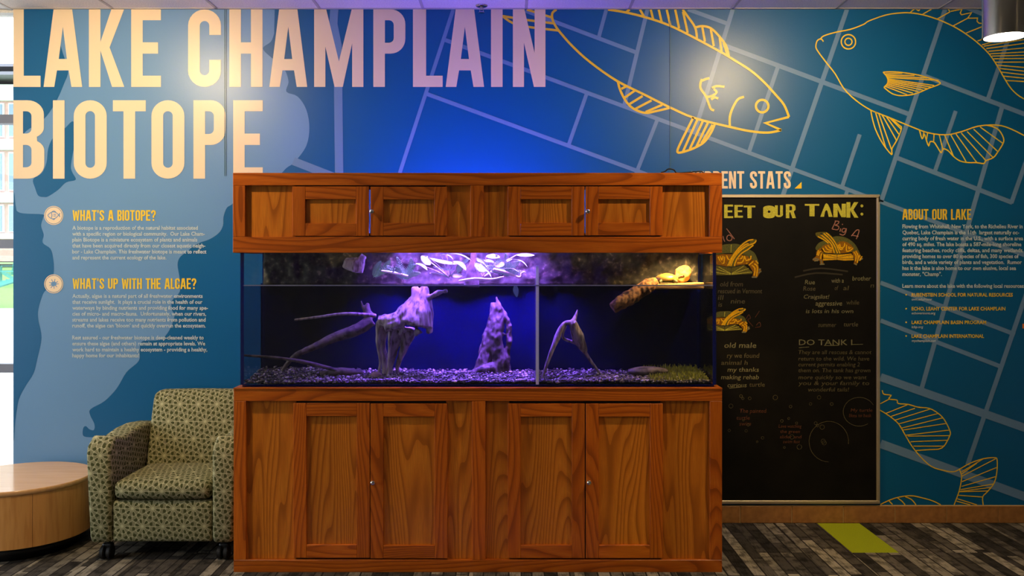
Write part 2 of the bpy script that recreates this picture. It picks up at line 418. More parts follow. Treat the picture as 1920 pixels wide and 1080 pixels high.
# ---- tiled baseboard
base = link('baseboard_back', box_mesh(WX0, WX1, -.006, -.0002, 0, pZ(947)), None, (0,0,0), M_GROUT); tag(base, kind='structure')
xt = pX(1387); tw = .3048; zt = pZ(948.5)
bt_mesh = box_mesh(-tw/2+.0025, tw/2-.0025, -.006, .002, -zt/2, zt/2, .0015); bt_mesh.materials.append(M_WTILE)
i = -14
for i in range(-14, 12):
    cx = xt + tw*(i+.5)
    if cx-tw/2 < WX0 or cx+tw/2 > WX1: continue
    link('base_tile', bt_mesh, base, (cx, -.007, zt/2+.001))
# ---- window bay at left
def glass_mat(name, tint=(1,1,1), refl=1.0, rough=0.0):
    m = bpy.data.materials.new(name); m.use_nodes = True; nt = m.node_tree; nt.nodes.clear(); N = NT(nt)
    out = N.new('ShaderNodeOutputMaterial'); t = N.new('ShaderNodeBsdfTransparent'); t.inputs[0].default_value = tint+(1,)
    g = N.new('ShaderNodeBsdfGlossy'); g.inputs['Roughness'].default_value = rough
    lw = N.new('ShaderNodeLayerWeight'); lw.inputs[0].default_value = .5
    fr = N.math('ADD', N.math('MULTIPLY', N.math('POWER', lw.outputs['Facing'], 5.0), .9), .022)
    mx = N.new('ShaderNodeMixShader'); nt.links.new(N.math('MINIMUM', N.math('MULTIPLY', fr, refl), .95), mx.inputs[0])
    nt.links.new(t.outputs[0], mx.inputs[1]); nt.links.new(g.outputs[0], mx.inputs[2]); nt.links.new(mx.outputs[0], out.inputs[0])
    return m
M_GLASS = glass_mat('window_glass', (.97,.985,.99))
def window(name, axis, a0, a1, n):
    root = empty(name, (a0 if axis == 'X' else -5.0, .07 if axis == 'X' else a0, 0)); tag(root, kind='structure')
    def bx(nme, u0, u1, z0, z1, t, m):
        if axis == 'X': cbox(nme, u0, u1, .07-t, .07+t, z0, z1, m, root)
        else: cbox(nme, -5.03-t, -5.03+t, u0, u1, z0, z1, m, root)
    zs = [pZ(927), pZ(692), pZ(457), pZ(221)]; top = pZ(22)
    for z in zs: bx('transom', a0, a1, z-.026, z+.026, .035, M_FRAME)
    bx('head', a0, a1, top, CEIL+.02, .05, M_CEIL); bx('sill', a0, a1, 0, .05, .05, M_FRAME)
    us = [a0+(a1-a0)*k/n for k in range(n+1)]
    for k, u in enumerate(us):
        if 0 < k < n or (axis == 'Y'): bx('mullion', u-.03, u+.03, 0, top, .04, M_FRAME)
    zz = [.05]+zs+[top]
    for k in range(n):
        for q in range(5):
            bx('pane', us[k]+.005, us[k+1]-.005, zz[q]+(.026 if q else 0), zz[q+1]-(.026 if q < 4 else 0), .004, M_GLASS)
window('window_1', 'X', -5.0, WX0-.002, 2)
window('window_2', 'Y', -4.0, 0.0, 3)
# ---- outdoors beyond the glass
M_GRAVEL = mat('pale_gravel', (186,182,176), .9, noise=(60,.25,.3))
M_PAVE = mat('pale_concrete', (206,204,200), .9, noise=(4,.05,0))
M_GRASS = mat('lawn_green', (104,150,62), .95, noise=(9,.3,.4))
M_BRICK = mat('pale_brick', (196,160,150), .9, noise=(6,.1,0))
M_WHITE = mat('white_cladding', (222,222,222), .7)
M_BGLASS = mat('blue_grey_window_glass', (120,142,160), .15)
def quad_ground(name, rows, m, th=.12):
    bm = bmesh.new(); vs = []
    for y, z in rows: vs.append((bm.verts.new((-60, y, z)), bm.verts.new((8, y, z))))
    for a, b in zip(vs[:-1], vs[1:]): bm.faces.new((a[0], a[1], b[1], b[0]))
    r = bmesh.ops.extrude_face_region(bm, geom=bm.faces[:])
    for v in r['geom']:
        if isinstance(v, bmesh.types.BMVert): v.co.z -= th
    bmesh.ops.recalc_face_normals(bm, faces=bm.faces)
    return tag(link(name, to_mesh(bm), None, (0,0,0), m), kind='structure')
def dz(y, d): return ZC + (HOR-y)*d/F_PX
quad_ground('ground_gravel', [(.14,-.06),(8.6,-.06),(9.6,dz(670,14.8))], M_GRAVEL)
quad_ground('ground_path', [(9.6,dz(670,14.8)),(20.8,dz(578,26))], M_PAVE)
quad_ground('ground_lawn', [(20.8,dz(578,26)),(25,dz(545,30.2)),(36,dz(505,41.2)),(60,dz(490,65))], M_GRASS)
# side lawn by the left glazing
bm = bmesh.new(); add_box(bm, -40, -5.1, -9, .14, -.2, -.06)
tag(link('ground_side', to_mesh(bm), None, (0,0,0), M_GRAVEL), kind='structure')
def far_building():
    Y0 = 40; d = D_WALL+Y0
    r = empty('campus_building', (pX(-60, Y0), Y0, dz(480, d)))
    X0, X1 = pX(-420, Y0), pX(150, Y0)
    Z = lambda y: dz(y, d)
    cbox('brick_wall', X0, X1, Y0, Y0+9, Z(490), Z(160), M_BRICK, r)
    for a, b in ((282,262),(380,362),(448,438),(190,160)): cbox('white_band', X0, X1, Y0-.25, Y0, Z(a), Z(b), M_WHITE, r)
    rf = cbox('roof', X0-1, X1+1, Y0-1.5, Y0+9, Z(152), Z(146), M_FRAME, r); cbox('roof_canopy', X0-1, X1+1, Y0-.9, Y0+6, Z(132), Z(127), M_FRAME, r)
    for (a, b) in ((258,194),(358,286),(436,384)):
        for k in range(-8, 4):
            xa = pX(-22+k*40+ (0), Y0); xb = pX(9+k*40, Y0)
            if xa < X0: continue
            wn = cbox('window', xa, xb, Y0-.12, Y0-.002, Z(a), Z(b), M_WHITE, r)
            xm = (xa+xb)/2
            cbox('pane', xa+.06, xm-.04, Y0-.16, Y0-.121, Z(a)+.06, Z(b)-.06, M_BGLASS, wn)
            cbox('pane', xm+.04, xb-.06, Y0-.16, Y0-.121, Z(a)+.06, Z(b)-.06, M_BGLASS, wn)
    tag(r, 'pale brick building with white bands and rows of windows, seen through the window', 'building')
far_building()
def garden_chair(px_x, px_y, Y, lab, rz):
    d = D_WALL+Y; M = garden_chair.m
    X, Z = (px_x-960)*d/F_PX, dz(px_y, d)
    r = empty('garden_chair', (X, Y, Z)); c, s = math.cos(rz), math.sin(rz)
    def plank(nme, a, b, wd, th):
        A = Vector(a); B = Vector(b); t = (B-A); L = t.length; t.normalize()
        q = Vector((0,1,0)); q = (q-t*q.dot(t)).normalized() if abs(t.y) < .98 else Vector((1,0,0)); n = t.cross(q)
        bm = bmesh.new(); add_box(bm, 0, L, -wd/2, wd/2, -th/2, th/2)
        bmesh.ops.transform(bm, matrix=Matrix.Translation(A) @ Matrix((t, q, n)).transposed().to_4x4(), verts=bm.verts)
        bmesh.ops.transform(bm, matrix=Matrix.Rotation(rz, 4, 'Z'), verts=bm.verts)
        link(nme, to_mesh(bm), r, (X, Y, Z), M)
    for k in range(5): plank('back_slat', (-.28,(k-2)*.125,.26), (-.68,(k-2)*.15,1.1-.02*abs(k-2)**2), .105, .022)
    for k in range(5): plank('seat_slat', (.34-k*.13,-.27,.40-k*.035), (.34-k*.13,.27,.40-k*.035), .11, .022)
    for sy in (-1, 1):
        plank('leg', (.36,sy*.29,0), (.36,sy*.29,.56), .09, .03); plank('side_rail', (.42,sy*.27,.38), (-.75,sy*.27,.0), .03, .12)
        plank('arm', (.44,sy*.32,.575), (-.5,sy*.32,.575), .12, .022)
    tag(r, lab, 'chair')
garden_chair.m = mat('teal_painted_wood', (52,140,128), .6)
garden_chair(14, 545, 20.9, 'teal slatted garden chair on the lawn outside, the lower and nearer one', math.radians(15))
garden_chair(27, 528, 27, 'teal slatted garden chair on the lawn outside, cut off by the wall edge', math.radians(150))

# ================================================================== MURAL PRINT (parts of the back wall)
def wpart(name, me, m, label=None):
    o = link(name, me, wall, (0,0,0), m)
    if label: o['label'] = label
    return o
def wl(pts, Y): return [px(a, b, Y) for a, b in pts]
Y1, Y2, Y3, Y4, Y5 = -.0006, -.0011, -.0017, -.0024, -.0031
lake = [(25,17.5),(515,17.5),(514,63),(508,78),(493,91),(510,109),(526,122),(536,135),(541,154),(537,172),(558,181),(574,205),(580,239),(574,274),(552,304),(537,315),(520,331),(480,352),(446,370),
        (435,383),(425,390),(419,407),(418,423),(410,437),(392,449),(370,457),(350,472),(337,483),(333,497),(337,523),(337,547),(323,563),(322,580),(327,593),(317,620),(300,637),(267,640),(262,657),(260,677),
        (237,698),(219,728),(196,752),(170,767),(169,778),(177,795),(176,806),(168,805),(161,799),(156,803),(156,817),(170,820),(185,819),(205,828),(225,860),(232,900),(235,946),(25,946)]
def smooth_loop(p, n=4):
    P = [Vector((a, b, 0)) for a, b in p]; out = []; k = len(P)
    for i in range(k):
        p0, p1, p2, p3 = P[i-1], P[i], P[(i+1)%k], P[(i+2)%k]
        for j in range(n):
            t = j/n; v = .5*((2*p1)+(-p0+p2)*t+(2*p0-5*p1+4*p2-p3)*t*t+(-p0+3*p1-3*p2+p3)*t**3)
            out.append((max(v.x, 25), max(v.y, 17.5)))
    return out
lk = [(25,17.5),(515,17.5)] + [(v.x, v.y) for v in catmull([Vector((a,b,0)) for a, b in lake[2:-2]], 4)] + [(235,946),(25,946)]
wpart('map_lake', loops_mesh([wl(lk, Y1)], Y1), M_LAKE, 'pale grey-blue printed lake shape')
isl = [[(25,17.5),(100,17.5),(107,60),(118,100),(128,132),(120,157),(107,187),(88,217),(70,232),(50,245),(38,258),(25,266)],
       [(62,336),(66,353),(72,367),(83,369.5),(91,368),(109,356),(124,342),(142,337),(136,324),(133,313),(136,290),(140,268),(138,228),(122,240),(108,250),(97,262),(90,280),(87,305),(78,325)],
       [(25,387),(31,395),(43,400),(80,402),(81,408),(77,423),(82,440),(80,455),(95,467),(100,487),(101,507),(97,532),(87,543),(80,553),(72,580),(72,600),(78,633),(70,673),(63,700),(48,724),(35,750),(29,787),(25,800)]]
for L in isl: wpart('map_shore', loops_mesh([wl(smooth_loop(L), Y2)], Y2), M_BLUE)
S_ = D_WALL/F_PX
roads = [([(627,17.5),(625,45),(633,85),(634,163),(636,340)], 15.5), ([(550,302),(640,337)], 15),
 ([(850,17.5),(745,338)], 7), ([(835,75),(1960,493)], 7.5), ([(800,176),(1240,337)], 7.5), ([(985,20),(1192,98)], 7.5), ([(1214,17.5),(1171,196)], 7.5),
 ([(1137,17.5),(1122,72)], 7), ([(1101,173),(1065,275)], 7), ([(1233,223),(1190,332)], 7), ([(1290,17.5),(1363,44)], 7.5), ([(1374,17.5),(1302,248)], 8),
 ([(1360,86),(1704,214)], 8.5), ([(1459,124),(1405,283)], 7.5), ([(1588,17.5),(1466,372)], 8.5), ([(1612,252),(1579,350)], 7.5), ([(1590,353),(1584,372)], 7),
 ([(1772,17.5),(1652,378)], 8.5), ([(1727,140),(1960,229)], 8.5), ([(1905,30),(1852,187)], 8), ([(1792,208),(1753,321)], 7.5), ([(1682,296),(1898,380)], 8.5),
 ([(1879,200),(1727,732)], 8.5), ([(1896,381),(1960,200)], 8), ([(1651,530),(1903,627)], 8), ([(1651,601),(1878,688)], 8), ([(1940,505),(1814,872)], 8.5),
 ([(1651,707),(1980,823)], 15), ([(1651,832),(2000,960)], 16), ([(1812,14),(1880,42)], 8), ([(1651,545),(1652,546)], 1)]
wpart('map_streets', strips_mesh([(wl(L, Y3), wd*S_) for L, wd in roads], 1, Y3), M_ROAD, 'pale grey-blue printed street lines')
# fish line drawings
c3 = lambda P: [(940+a/3, b/3) for a, b in P]
f1 = [c3(p) for p in [
 [(310,54),(288,72),(286,100),(296,130),(325,175),(400,260),(500,350),(650,455),(800,530),(950,605),(1090,665),(1290,715),(1400,738),(1500,746),(1575,732)],
 [(1618,658),(1590,590),(1540,530),(1480,465),(1400,395),(1280,320),(1230,290),(1100,220),(950,145),(820,100),(700,70),(600,54)],
 [(1020,54),(1050,95),(1090,155),(1100,215)], [(1090,155),(1130,147),(1180,160),(1230,210),(1265,260),(1280,320)],
 [(700,70),(722,54)], [(780,54),(805,98)],[(840,54),(855,112)],[(885,54),(902,125)],[(930,54),(950,140)],[(978,54),(1000,160)],[(1022,66),(1048,185)],
 [(1130,150),(1145,235)],[(1178,165),(1195,260)],[(1228,212),(1240,298)],[(1250,240),(1272,312)],
 [(655,458),(670,510),(705,575),(750,615),(810,635),(870,625),(955,605)],
 [(705,485),(675,500)],[(750,510),(693,550)],[(795,540),(722,585)],[(845,565),(755,612)],[(905,590),(812,630)],
 [(1080,660),(1045,730),(1010,800),(990,850),(1010,858),(1080,835),(1140,800),(1180,745),(1200,700)],
 [(1103,672),(1022,852)],[(1133,682),(1060,838)],[(1162,690),(1097,825)],[(1188,702),(1125,806)],
 [(1365,545),(1330,560),(1300,610),(1285,660),(1285,712)],
 [(1197,622),(1178,612),(1165,580),(1150,540),(1122,500),(1120,470),(1128,445)], [(1125,455),(1150,445),(1170,440)],[(1185,495),(1210,485),(1255,488)],[(1150,545),(1185,540),(1210,520),(1195,500)],[(1180,560),(1200,548),(1220,555)],
 [(144,54),(280,97)],[(5,90),(140,112),(300,132)],[(5,90),(65,130),(155,152),(325,172)],
]]
f1s = [c3([(1575,732),(1485,692),(1618,658)])]
eye1 = [(940+1467/3+11.7*math.cos(t*math.pi/16), 597/3+11.7*math.sin(t*math.pi/16)) for t in range(33)]
wpart('fish_drawing', merge_meshes([strips_mesh([wl(p, Y3) for p in f1+[eye1]], 4.3*S_, Y3-.0004, 4), strips_mesh([wl(p, Y3) for p in f1s], 4.3*S_, Y3-.0004)]), M_GOLD, 'thick gold outline of a long fish with open mouth')
c4 = lambda P: [(1440+a/3.177, b/3.177) for a, b in P]
cz = lambda P: [(1780+a/5.4, b/5.4) for a, b in P]
cr = lambda P: [(1640+a/4.5, 180+b/4.5) for a, b in P]
def circ(cx, cy, r): return [(cx+r*math.cos(t*math.pi/16), cy+r*math.sin(t*math.pi/16)) for t in range(33)]
f2 = [c4([(330,248),(322,236),(310,232),(292,245),(285,280),(300,310),(345,370),(400,440),(450,525),(520,595),(610,655),(710,695),(830,745),(950,790),(1060,803),(1150,785),(1250,752),(1360,745),(1440,765),(1540,815)]),
 c4([(312,236),(330,215),(400,193),(490,175),(570,145),(600,125),(700,90),(790,77),(850,77),(920,88),(1010,115),(1110,160),(1190,210),(1260,265),(1320,325),(1370,400),(1410,470),(1450,530),(1500,575),(1560,605)]),
 circ(1440+479/3.177, 249/3.177, 13.5), circ(1440+479/3.177, 249/3.177, 6.6),
 c4([(685,430),(740,428),(800,432),(900,448),(980,472),(1025,492),(1010,507),(960,525),(880,558),(800,570),(740,558),(690,520)]), c4([(690,520),(710,500),(714,475),(703,450),(685,430)]),
 c4([(612,655),(620,700),(640,770),(680,850),(735,920),(738,885),(770,830),(795,765),(780,745),(740,712)]),
 c4([(640,668),(700,878)]), c4([(660,678),(735,890)]), c4([(680,686),(765,835)]), c4([(705,695),(780,800)]), c4([(722,700),(792,768)]),
 cr([(378,290),(400,360),(420,325),(435,370),(455,420),(468,386),(500,390),(525,425),(560,478),(578,446),(620,462),(665,510),(720,548),(790,562),(860,562),(920,570),(940,545),(1000,520),(1040,470),(1085,395),(1085,350),(1050,290),(1000,260),(950,248)])]
f2s = [cr(p) for p in ([(415,302),(408,340)],[(447,310),(437,368)],[(500,325),(497,388)],[(545,330),(575,447)],[(590,330),(665,510)],[(640,325),(772,556)],[(685,320),(860,560)],[(730,312),(938,545)],[(780,300),(1000,520)],[(835,280),(1040,470)],[(890,262),(1082,400)])]
f2s += [c4([(845,76),(872,54)]), c4([(880,54),(895,64),(905,56)]), c4([(920,86),(975,54)]), c4([(1010,112),(1085,70)]), c4([(1072,54),(1085,70)]),
 cz([(15,115),(130,92),(110,130),(122,150),(225,128),(185,185),(285,183),(280,215),(300,235),(362,240),(330,268),(360,282),(420,300)]), cz([(40,262),(185,185)]), cz([(170,335),(330,270)]), cz([(285,415),(420,370)]),
 cz([(330,455),(520,400)])]
for a, b, y2 in ((350,468,400),(375,492,440),(395,520,485),(412,545,527),(430,568,560),(450,595,592),(465,630,628),(485,660,683),(500,692,720),(525,730,757),(545,770,792),(565,815,825)):
    f2s.append(cz([(a,b),(900,b+(y2-b)*(900-a)/(756-a))]))
for k in range(11):
    t = k/10; y0 = 440+75*t; x0 = 700+14*math.sin(t*math.pi); x1 = 1005-14*abs(k-3)-((k-3)**2)*1.6 if k > 3 else 800+72*k; 
    y1 = 436+14*k if k <= 3 else 500+(k-3)*9.2
    f2s.append(c4([(x0,y0),(x1,y1)]))
wpart('fish_drawing', merge_meshes([strips_mesh([wl(p, Y3) for p in f2], 2.3*S_, Y3-.0004, 3), strips_mesh([wl(p, Y3) for p in f2s], 2.0*S_, Y3-.0004)]), M_GOLD, 'thin gold outline of a deep-bodied fish with round double eye')
cb = lambda P: [(1640+a/2.453, 640+b/2.453) for a, b in P]
f3 = [cb(p) for p in [[(24,316),(70,345),(110,380),(140,430),(170,480),(210,530),(260,575),(310,592),(360,600),(392,587),(440,560),(500,540),(550,535),(563,545),(562,600),(550,650),(520,690),(497,715),(499,752)],
 [(390,590),(400,620),(395,660),(385,700),(365,752)], [(35,225),(42,243),(75,248),(65,265),(102,270),(108,286),(155,290),(200,303),(250,308),(290,330),(320,360),(345,410),(345,435),(310,490),(250,498),(190,502)],
 [(26,750),(90,722),(160,710),(220,720),(270,735),(304,752)], [(105,720),(125,735),(140,752)],[(140,714),(170,728),(190,752)],[(65,733),(82,750)]]]
f3s = [cb(p) for p in ([(26,287),(66,266)],[(50,332),(152,291)],[(76,345),(185,308)],[(95,362),(260,310)],[(108,380),(290,332)],[(120,400),(312,352)],[(130,408),(328,378)],[(142,432),(344,408)],[(152,436),(346,434)],[(165,462),(335,455)],[(178,482),(322,482)],
 [(400,600),(500,540)],[(402,620),(556,540)],[(402,645),(561,580)],[(400,667),(557,622)],[(395,682),(546,656)],[(389,692),(522,688)],[(385,708),(496,716)],[(380,724),(470,752)],[(376,735),(440,752)],[(400,610),(470,560)],[(392,690),(532,672)])]
wpart('fish_drawing', merge_meshes([strips_mesh([wl(p, Y3) for p in f3], 2.0*S_, Y3-.0004, 3), strips_mesh([wl(p, Y3) for p in f3s], 1.7*S_, Y3-.0004)]), M_GOLD, 'thin gold outline of a fish tail and fins beside the chalkboard')
# title letters
def letter(c, x0, x1, yt, yb):
    wd, L = glyph(c); s = (x1-x0)/wd; h = yb-yt
    lps = [[px(max(25, x0+a*s), yb-b*h, Y4) for a, b in lp] for lp in L]
    wpart('title_letter', loops_mesh(lps, Y4), M_CREAM)
for c, a, b in (('L',19.5,76),('A',81.7,154),('K',166.7,233),('E',246,301.7),('C',352.7,414.3),('H',430,492.3),('A',505,576),('M',589,681.3),('P',700,760),('L',774.3,830),('A',835.7,907.7),('I',920.7,942.3),('N',961.7,1022.7)):
    letter(c, a, b, 17.6, 163)
for c, a, b in (('B',18.5,83),('I',99.3,121),('O',138.3,200),('T',211.7,273.3),('O',284,345.7),('P',362.7,422.7),('E',437.3,492.7)):
    letter(c, a, b, 188, 335)
def heading(t, x0, x1, yt, yb, m):
    ms = []
    for k, c in enumerate(t): pass
    wpart('heading', loops_mesh(heading_loops(t, x0, x1, yt, yb, Y4), Y4), m)
heading("WHAT'S A BIOTOPE?", 136, 292, 394, 413.8, M_GOLD)
heading("WHAT'S UP WITH THE ALGAE?", 136, 368, 521.8, 541.8, M_GOLD)
heading("ABOUT OUR LAKE", 1692, 1821, 392, 412, M_GOLD)
heading("CURRENT STATS", 1291, 1482.8, 321, 353.5, M_CREAM)
wpart('heading_triangle', loops_mesh([wl([(1490,353.5),(1503,353.5),(1503,341)], Y4)], Y4), M_GOLD)
wpart('map_marker', loops_mesh([wl([(1917,607),(1940,607),(1940,616),(1917,616)], Y4)], Y4), M_ORANGE)
wpart('paragraph', text_mesh([
 ("A biotope is a reproduction of the natural habitat associated", 135.5, 371, 430.6), ("with a specific region or biological community.  Our Lake Cham-", 135.5, 384, 441.8),
 ("plain Biotope is a miniature ecosystem of plants and animals", 135.5, 370, 452.8), ("that have been acquired directly from our closest aquatic neigh-", 135.5, 385, 464),
 ("bor - Lake Champlain. This freshwater biotope is meant to reflect", 135.5, 387, 475.2), ("and represent the current ecology of the lake.", 135.5, 312, 486.4)], Y4, 10.4, .022), M_PALE)
wpart('paragraph', text_mesh([
 ("Actually, algae is a natural part of all freshwater environments", 135.5, 380, 558.4), ("that receive sunlight.  It plays a crucial role in the health of our", 135.5, 379.6, 569.6),
 ("waterways by binding nutrients and providing food for many spe-", 135.5, 390, 580.7), ("cies of micro- and macro-fauna.  Unfortunately, when our rivers,", 135.5, 386.5, 591.8),
 ("streams and lakes receive too many nutrients from pollution and", 135.5, 385.6, 602.9), ("runoff, the algae can 'bloom' and quickly overrun the ecosystem.", 135.5, 385.6, 614)], Y4, 10.4, .022), M_PALE)
wpart('paragraph', text_mesh([
 ("Rest assured - our freshwater biotope is deep-cleaned weekly to", 135.5, 382, 636.4), ("ensure these algae (and others) remain at appropriate levels. We", 135.5, 384.6, 647.6),
 ("work hard to maintain a healthy ecosystem - providing a healthy,", 135.5, 388.6, 658.8), ("happy home for our inhabitants!", 135.5, 261, 669.9)], Y4, 10.4, .022), M_PALE)
wpart('paragraph', text_mesh([
 ("Flowing from Whitehall, New York, to the Richelieu River in", 1692, 1917.6, 428), ("Quebec, Lake Champlain is the 11th  largest naturally oc-", 1692, 1911, 439.3),
 ("curring body of fresh water in the U.S., with a surface area", 1692, 1918.5, 450.4), ("of 490 sq. miles. The lake boasts a 587-mile-long shoreline", 1692, 1915, 461.5),
 ("featuring beaches, rocky cliffs, deltas, and many wetlands,", 1692, 1919, 472.7), ("providing homes to over 80 species of fish, 300 species of", 1692, 1910, 483.9),
 ("birds, and a wide variety of plants and vegetation.  Rumor", 1692, 1916, 495), ("has it the lake is also home to our own elusive, local sea", 1692, 1905, 506.2), ('monster, "Champ".', 1692, 1766, 517.4),
 ("Learn more about the lake with the following local resources:", 1692, 1921, 539.6)], Y4, 10.4, .022), M_PALE)
wpart('resource_list', text_mesh([("RUBENSTEIN SCHOOL FOR NATURAL RESOURCES", 1709.3, 1899, 556), ("ECHO, LEAHY CENTER FOR LAKE CHAMPLAIN", 1709.3, 1885, 582),
 ("LAKE CHAMPLAIN BASIN PROGRAM", 1709.3, 1849, 607.6), ("LAKE CHAMPLAIN INTERNATIONAL", 1709.3, 1845, 633.4)], Y4, 9.4, .02), M_GOLD)
wpart('web_addresses', text_mesh([("uvm.edu/rsenr", 1709.3, 1748, 563.4), ("echovermont.org", 1709.3, 1754, 589.3), ("lcbp.org", 1709.3, 1731, 615.2), ("mychamplain.net", 1709.3, 1754.7, 641)], Y4, 6.6, .016, .15), M_PALE)
wpart('bullets', merge_meshes([loops_mesh([wl(circ(1699, y, 1.5)[:-1], Y4)], Y4) for y in (552.7, 578.8, 604.3, 630)]), M_GOLD)
for (cy, kind) in ((404, 'fish'), (532.3, 'alga')):
    wpart('round_icon', loops_mesh([wl(circ(100.7, cy, 17.8)[:-1], Y4), wl(circ(100.7, cy, 16.4)[:-1], Y4), wl(circ(100.7, cy, 15.4)[:-1], Y4)], Y4), M_CREAM)
    if kind == 'fish':
        L = [[(89.5,403.5),(93,400),(98,397.5),(103,397.8),(107,400),(111,404.5),(112.5,407)],[(89.5,403.5),(92,407),(97,410),(103,409.5),(107,406.5),(111,401.5),(112.5,399.5)],[(112.5,399.5),(111.2,403),(112.5,407)],[(96,398.5),(97.5,404),(96,409)],[(100,402),(105,402)],[(100,405),(105,405)],[(97,397.5),(101,395.5),(105,398)],[(98,410),(101,412),(103,409.5)]]
        wpart('icon_fish', strips_mesh([wl(p, Y5) for p in L], 1.3*S_, Y5, 3), M_LAKE)
    else:
        body = [(100.7+(5.2+.7*math.cos(5*t))*math.cos(t), cy+(4.4+.6*math.sin(4*t))*math.sin(t)) for t in [k*math.pi/16 for k in range(32)]]
        spk = []
        for k, (a, r) in enumerate(((0,9.5),(42,8.5),(85,9),(125,9.5),(160,8.5),(200,9),(245,9.5),(285,9.5),(330,9))):
            c_, s_ = math.cos(math.radians(a)), math.sin(math.radians(a)); spk.append([(100.7+3*c_, cy+3*s_),(100.7+r*c_, cy+r*s_)])
        wpart('icon_alga', merge_meshes([loops_mesh([wl(body, Y5)], Y5), strips_mesh([wl(p, Y5-.0001) for p in spk], 1.2*S_, Y5-.0001)]), M_LAKE)
for xs, y1 in ((421.5, 330), (424.5, 330), (1256, 325)):
    wpart('panel_seam', box_mesh(pX(xs)-.0012, pX(xs)+.0012, -.0036, -.0005, pZ(y1), CEIL-.001), M_SEAM)
# ================================================================== LIGHT FIXTURES
WARM = (1.0, .745, .41)
M_LAMP = mat('warm_lamp_lens', (255,240,210), .4, emit=(255,214,150), es=14)
M_LAMPW = mat('white_lamp_lens', (255,250,240), .4, emit=(255,246,230), es=9)
def spot(name, parent, loc, power, color, angle, size, blend=.6, rot=(0,0,0)):
    l = bpy.data.lights.new(name, 'SPOT'); l.energy = power; l.color = color; l.spot_size = math.radians(angle); l.spot_blend = blend; l.shadow_soft_size = size
    o = bpy.data.objects.new(name, l); COL.objects.link(o); o.parent = parent; o.location = Vector(loc)-wloc(parent); o.rotation_euler = rot
    return o
def downlight(x, y, label, power, aim=0.0):
    r = empty('recessed_downlight', (x, y, CEIL))
    bm = lathe([(.085,-.004),(.105,-.004),(.105,.0),(.085,.0)], 32)
    link('trim_ring', to_mesh(bm), r, (x, y, CEIL), M_GRID)
    bm = bmesh.new(); add_cyl(bm, (0,0,0), .08, .08, -.003, .001, 32)
    link('lens', to_mesh(bm), r, (x, y, CEIL), M_LAMP)
    if aim:
        bm = bmesh.new(); add_sphere(bm, (0,0,0), .07, (1,1,.75), 3); link('eyeball', to_mesh(bm, smooth=True), r, (x, y, CEIL-.006), M_GRID)
        bm = bmesh.new(); add_cyl(bm, (0,0,0), .048, .048, -.064, -.058, 24)
        bmesh.ops.transform(bm, matrix=Matrix.Rotation(aim, 4, 'X'), verts=bm.verts); link('lamp_face', to_mesh(bm), r, (x, y, CEIL-.006), M_LAMP)
        spot('downlight_lamp', r, (x, y+.075*math.sin(aim), CEIL-.006-.075*math.cos(aim)), power, WARM, 150, .045, .8, (aim,0,0))
    else: spot('downlight_lamp', r, (x, y, CEIL-.03), power, WARM, 160, .075, .7)
    tag(r, label, 'ceiling light')
downlight(1.60, -1.6, 'round recessed ceiling light in front of the long gold fish', P_DOWN, math.radians(42))
downlight(-2.23, -1.6, 'round recessed ceiling light in front of the title letters', P_DOWN, math.radians(42))
downlight(-1.1, -4.6, 'unseen fill light added above the open floor, farther from the mural', P_FILL)  # this lamp and the next are added out of view as fill
downlight(2.9, -4.8, 'weak unseen fill light added toward the right wall, away from the mural', P_FILL*.12)
# pendant cylinder
def pendant():
    Y = -2.45; s = F_PX/(D_WALL+Y); X = (1884.5-960)/s; Z = ZC+(HOR-69.5)/s; R = .0645
    r = empty('pendant_light', (X, Y, Z))
    bm = bmesh.new(); add_cyl(bm, (X,Y,0), R, R, Z, Z+.42, 48, cap=False); add_cyl(bm, (X,Y,0), R-.004, R-.004, Z, Z+.42, 48, cap=False)
    add_cyl(bm, (X,Y,0), R, R, Z+.42, Z+.424, 48)
    o = link('cylinder_body', to_mesh(bm, smooth=False), r, (0,0,0), M_STEEL)
    for p in o.data.polygons: p.use_smooth = len(p.vertices) == 4
    bm = bmesh.new(); add_cyl(bm, (X,Y,0), R-.005, R-.005, Z+.004, Z+.008, 48); link('diffuser', to_mesh(bm), r, (0,0,0), M_LAMPW)
    bm = bmesh.new(); add_cyl(bm, (X,Y,0), .009, .009, Z+.424, CEIL, 12); link('stem', to_mesh(bm, smooth=True), r, (0,0,0), M_STEEL)
    spot('pendant_lamp', r, (X, Y, Z-.02), P_PEND, (1.0,.74,.42), 150, .055, .8)
    tag(r, 'brushed metal cylinder pendant light hanging at the top right', 'pendant light')
pendant()
def sprinkler():
    Y = -.075; X = pX(903, Y); r = empty('fire_sprinkler', (X, Y, CEIL))
    bm = lathe([(.034,-.004),(.036,0),(.02,0),(.012,-.004)], 24); link('escutcheon', to_mesh(bm, smooth=True), r, (X,Y,CEIL), M_STEEL)
    bm = bmesh.new(); add_cyl(bm, (X,Y,CEIL), .008, .008, -.028, 0, 12); add_box(bm, X-.012, X-.009, Y-.003, Y+.003, CEIL-.04, CEIL-.012); add_box(bm, X+.009, X+.012, Y-.003, Y+.003, CEIL-.04, CEIL-.012)
    link('sprinkler_body', to_mesh(bm), r, (0,0,0), M_STEEL)
    bm = bmesh.new(); add_cyl(bm, (X,Y,CEIL), .017, .017, -.042, -.039, 16); link('deflector', to_mesh(bm), r, (0,0,0), M_STEEL)
    tag(r, 'small metal fire sprinkler on the ceiling near the mural', 'sprinkler')
sprinkler()

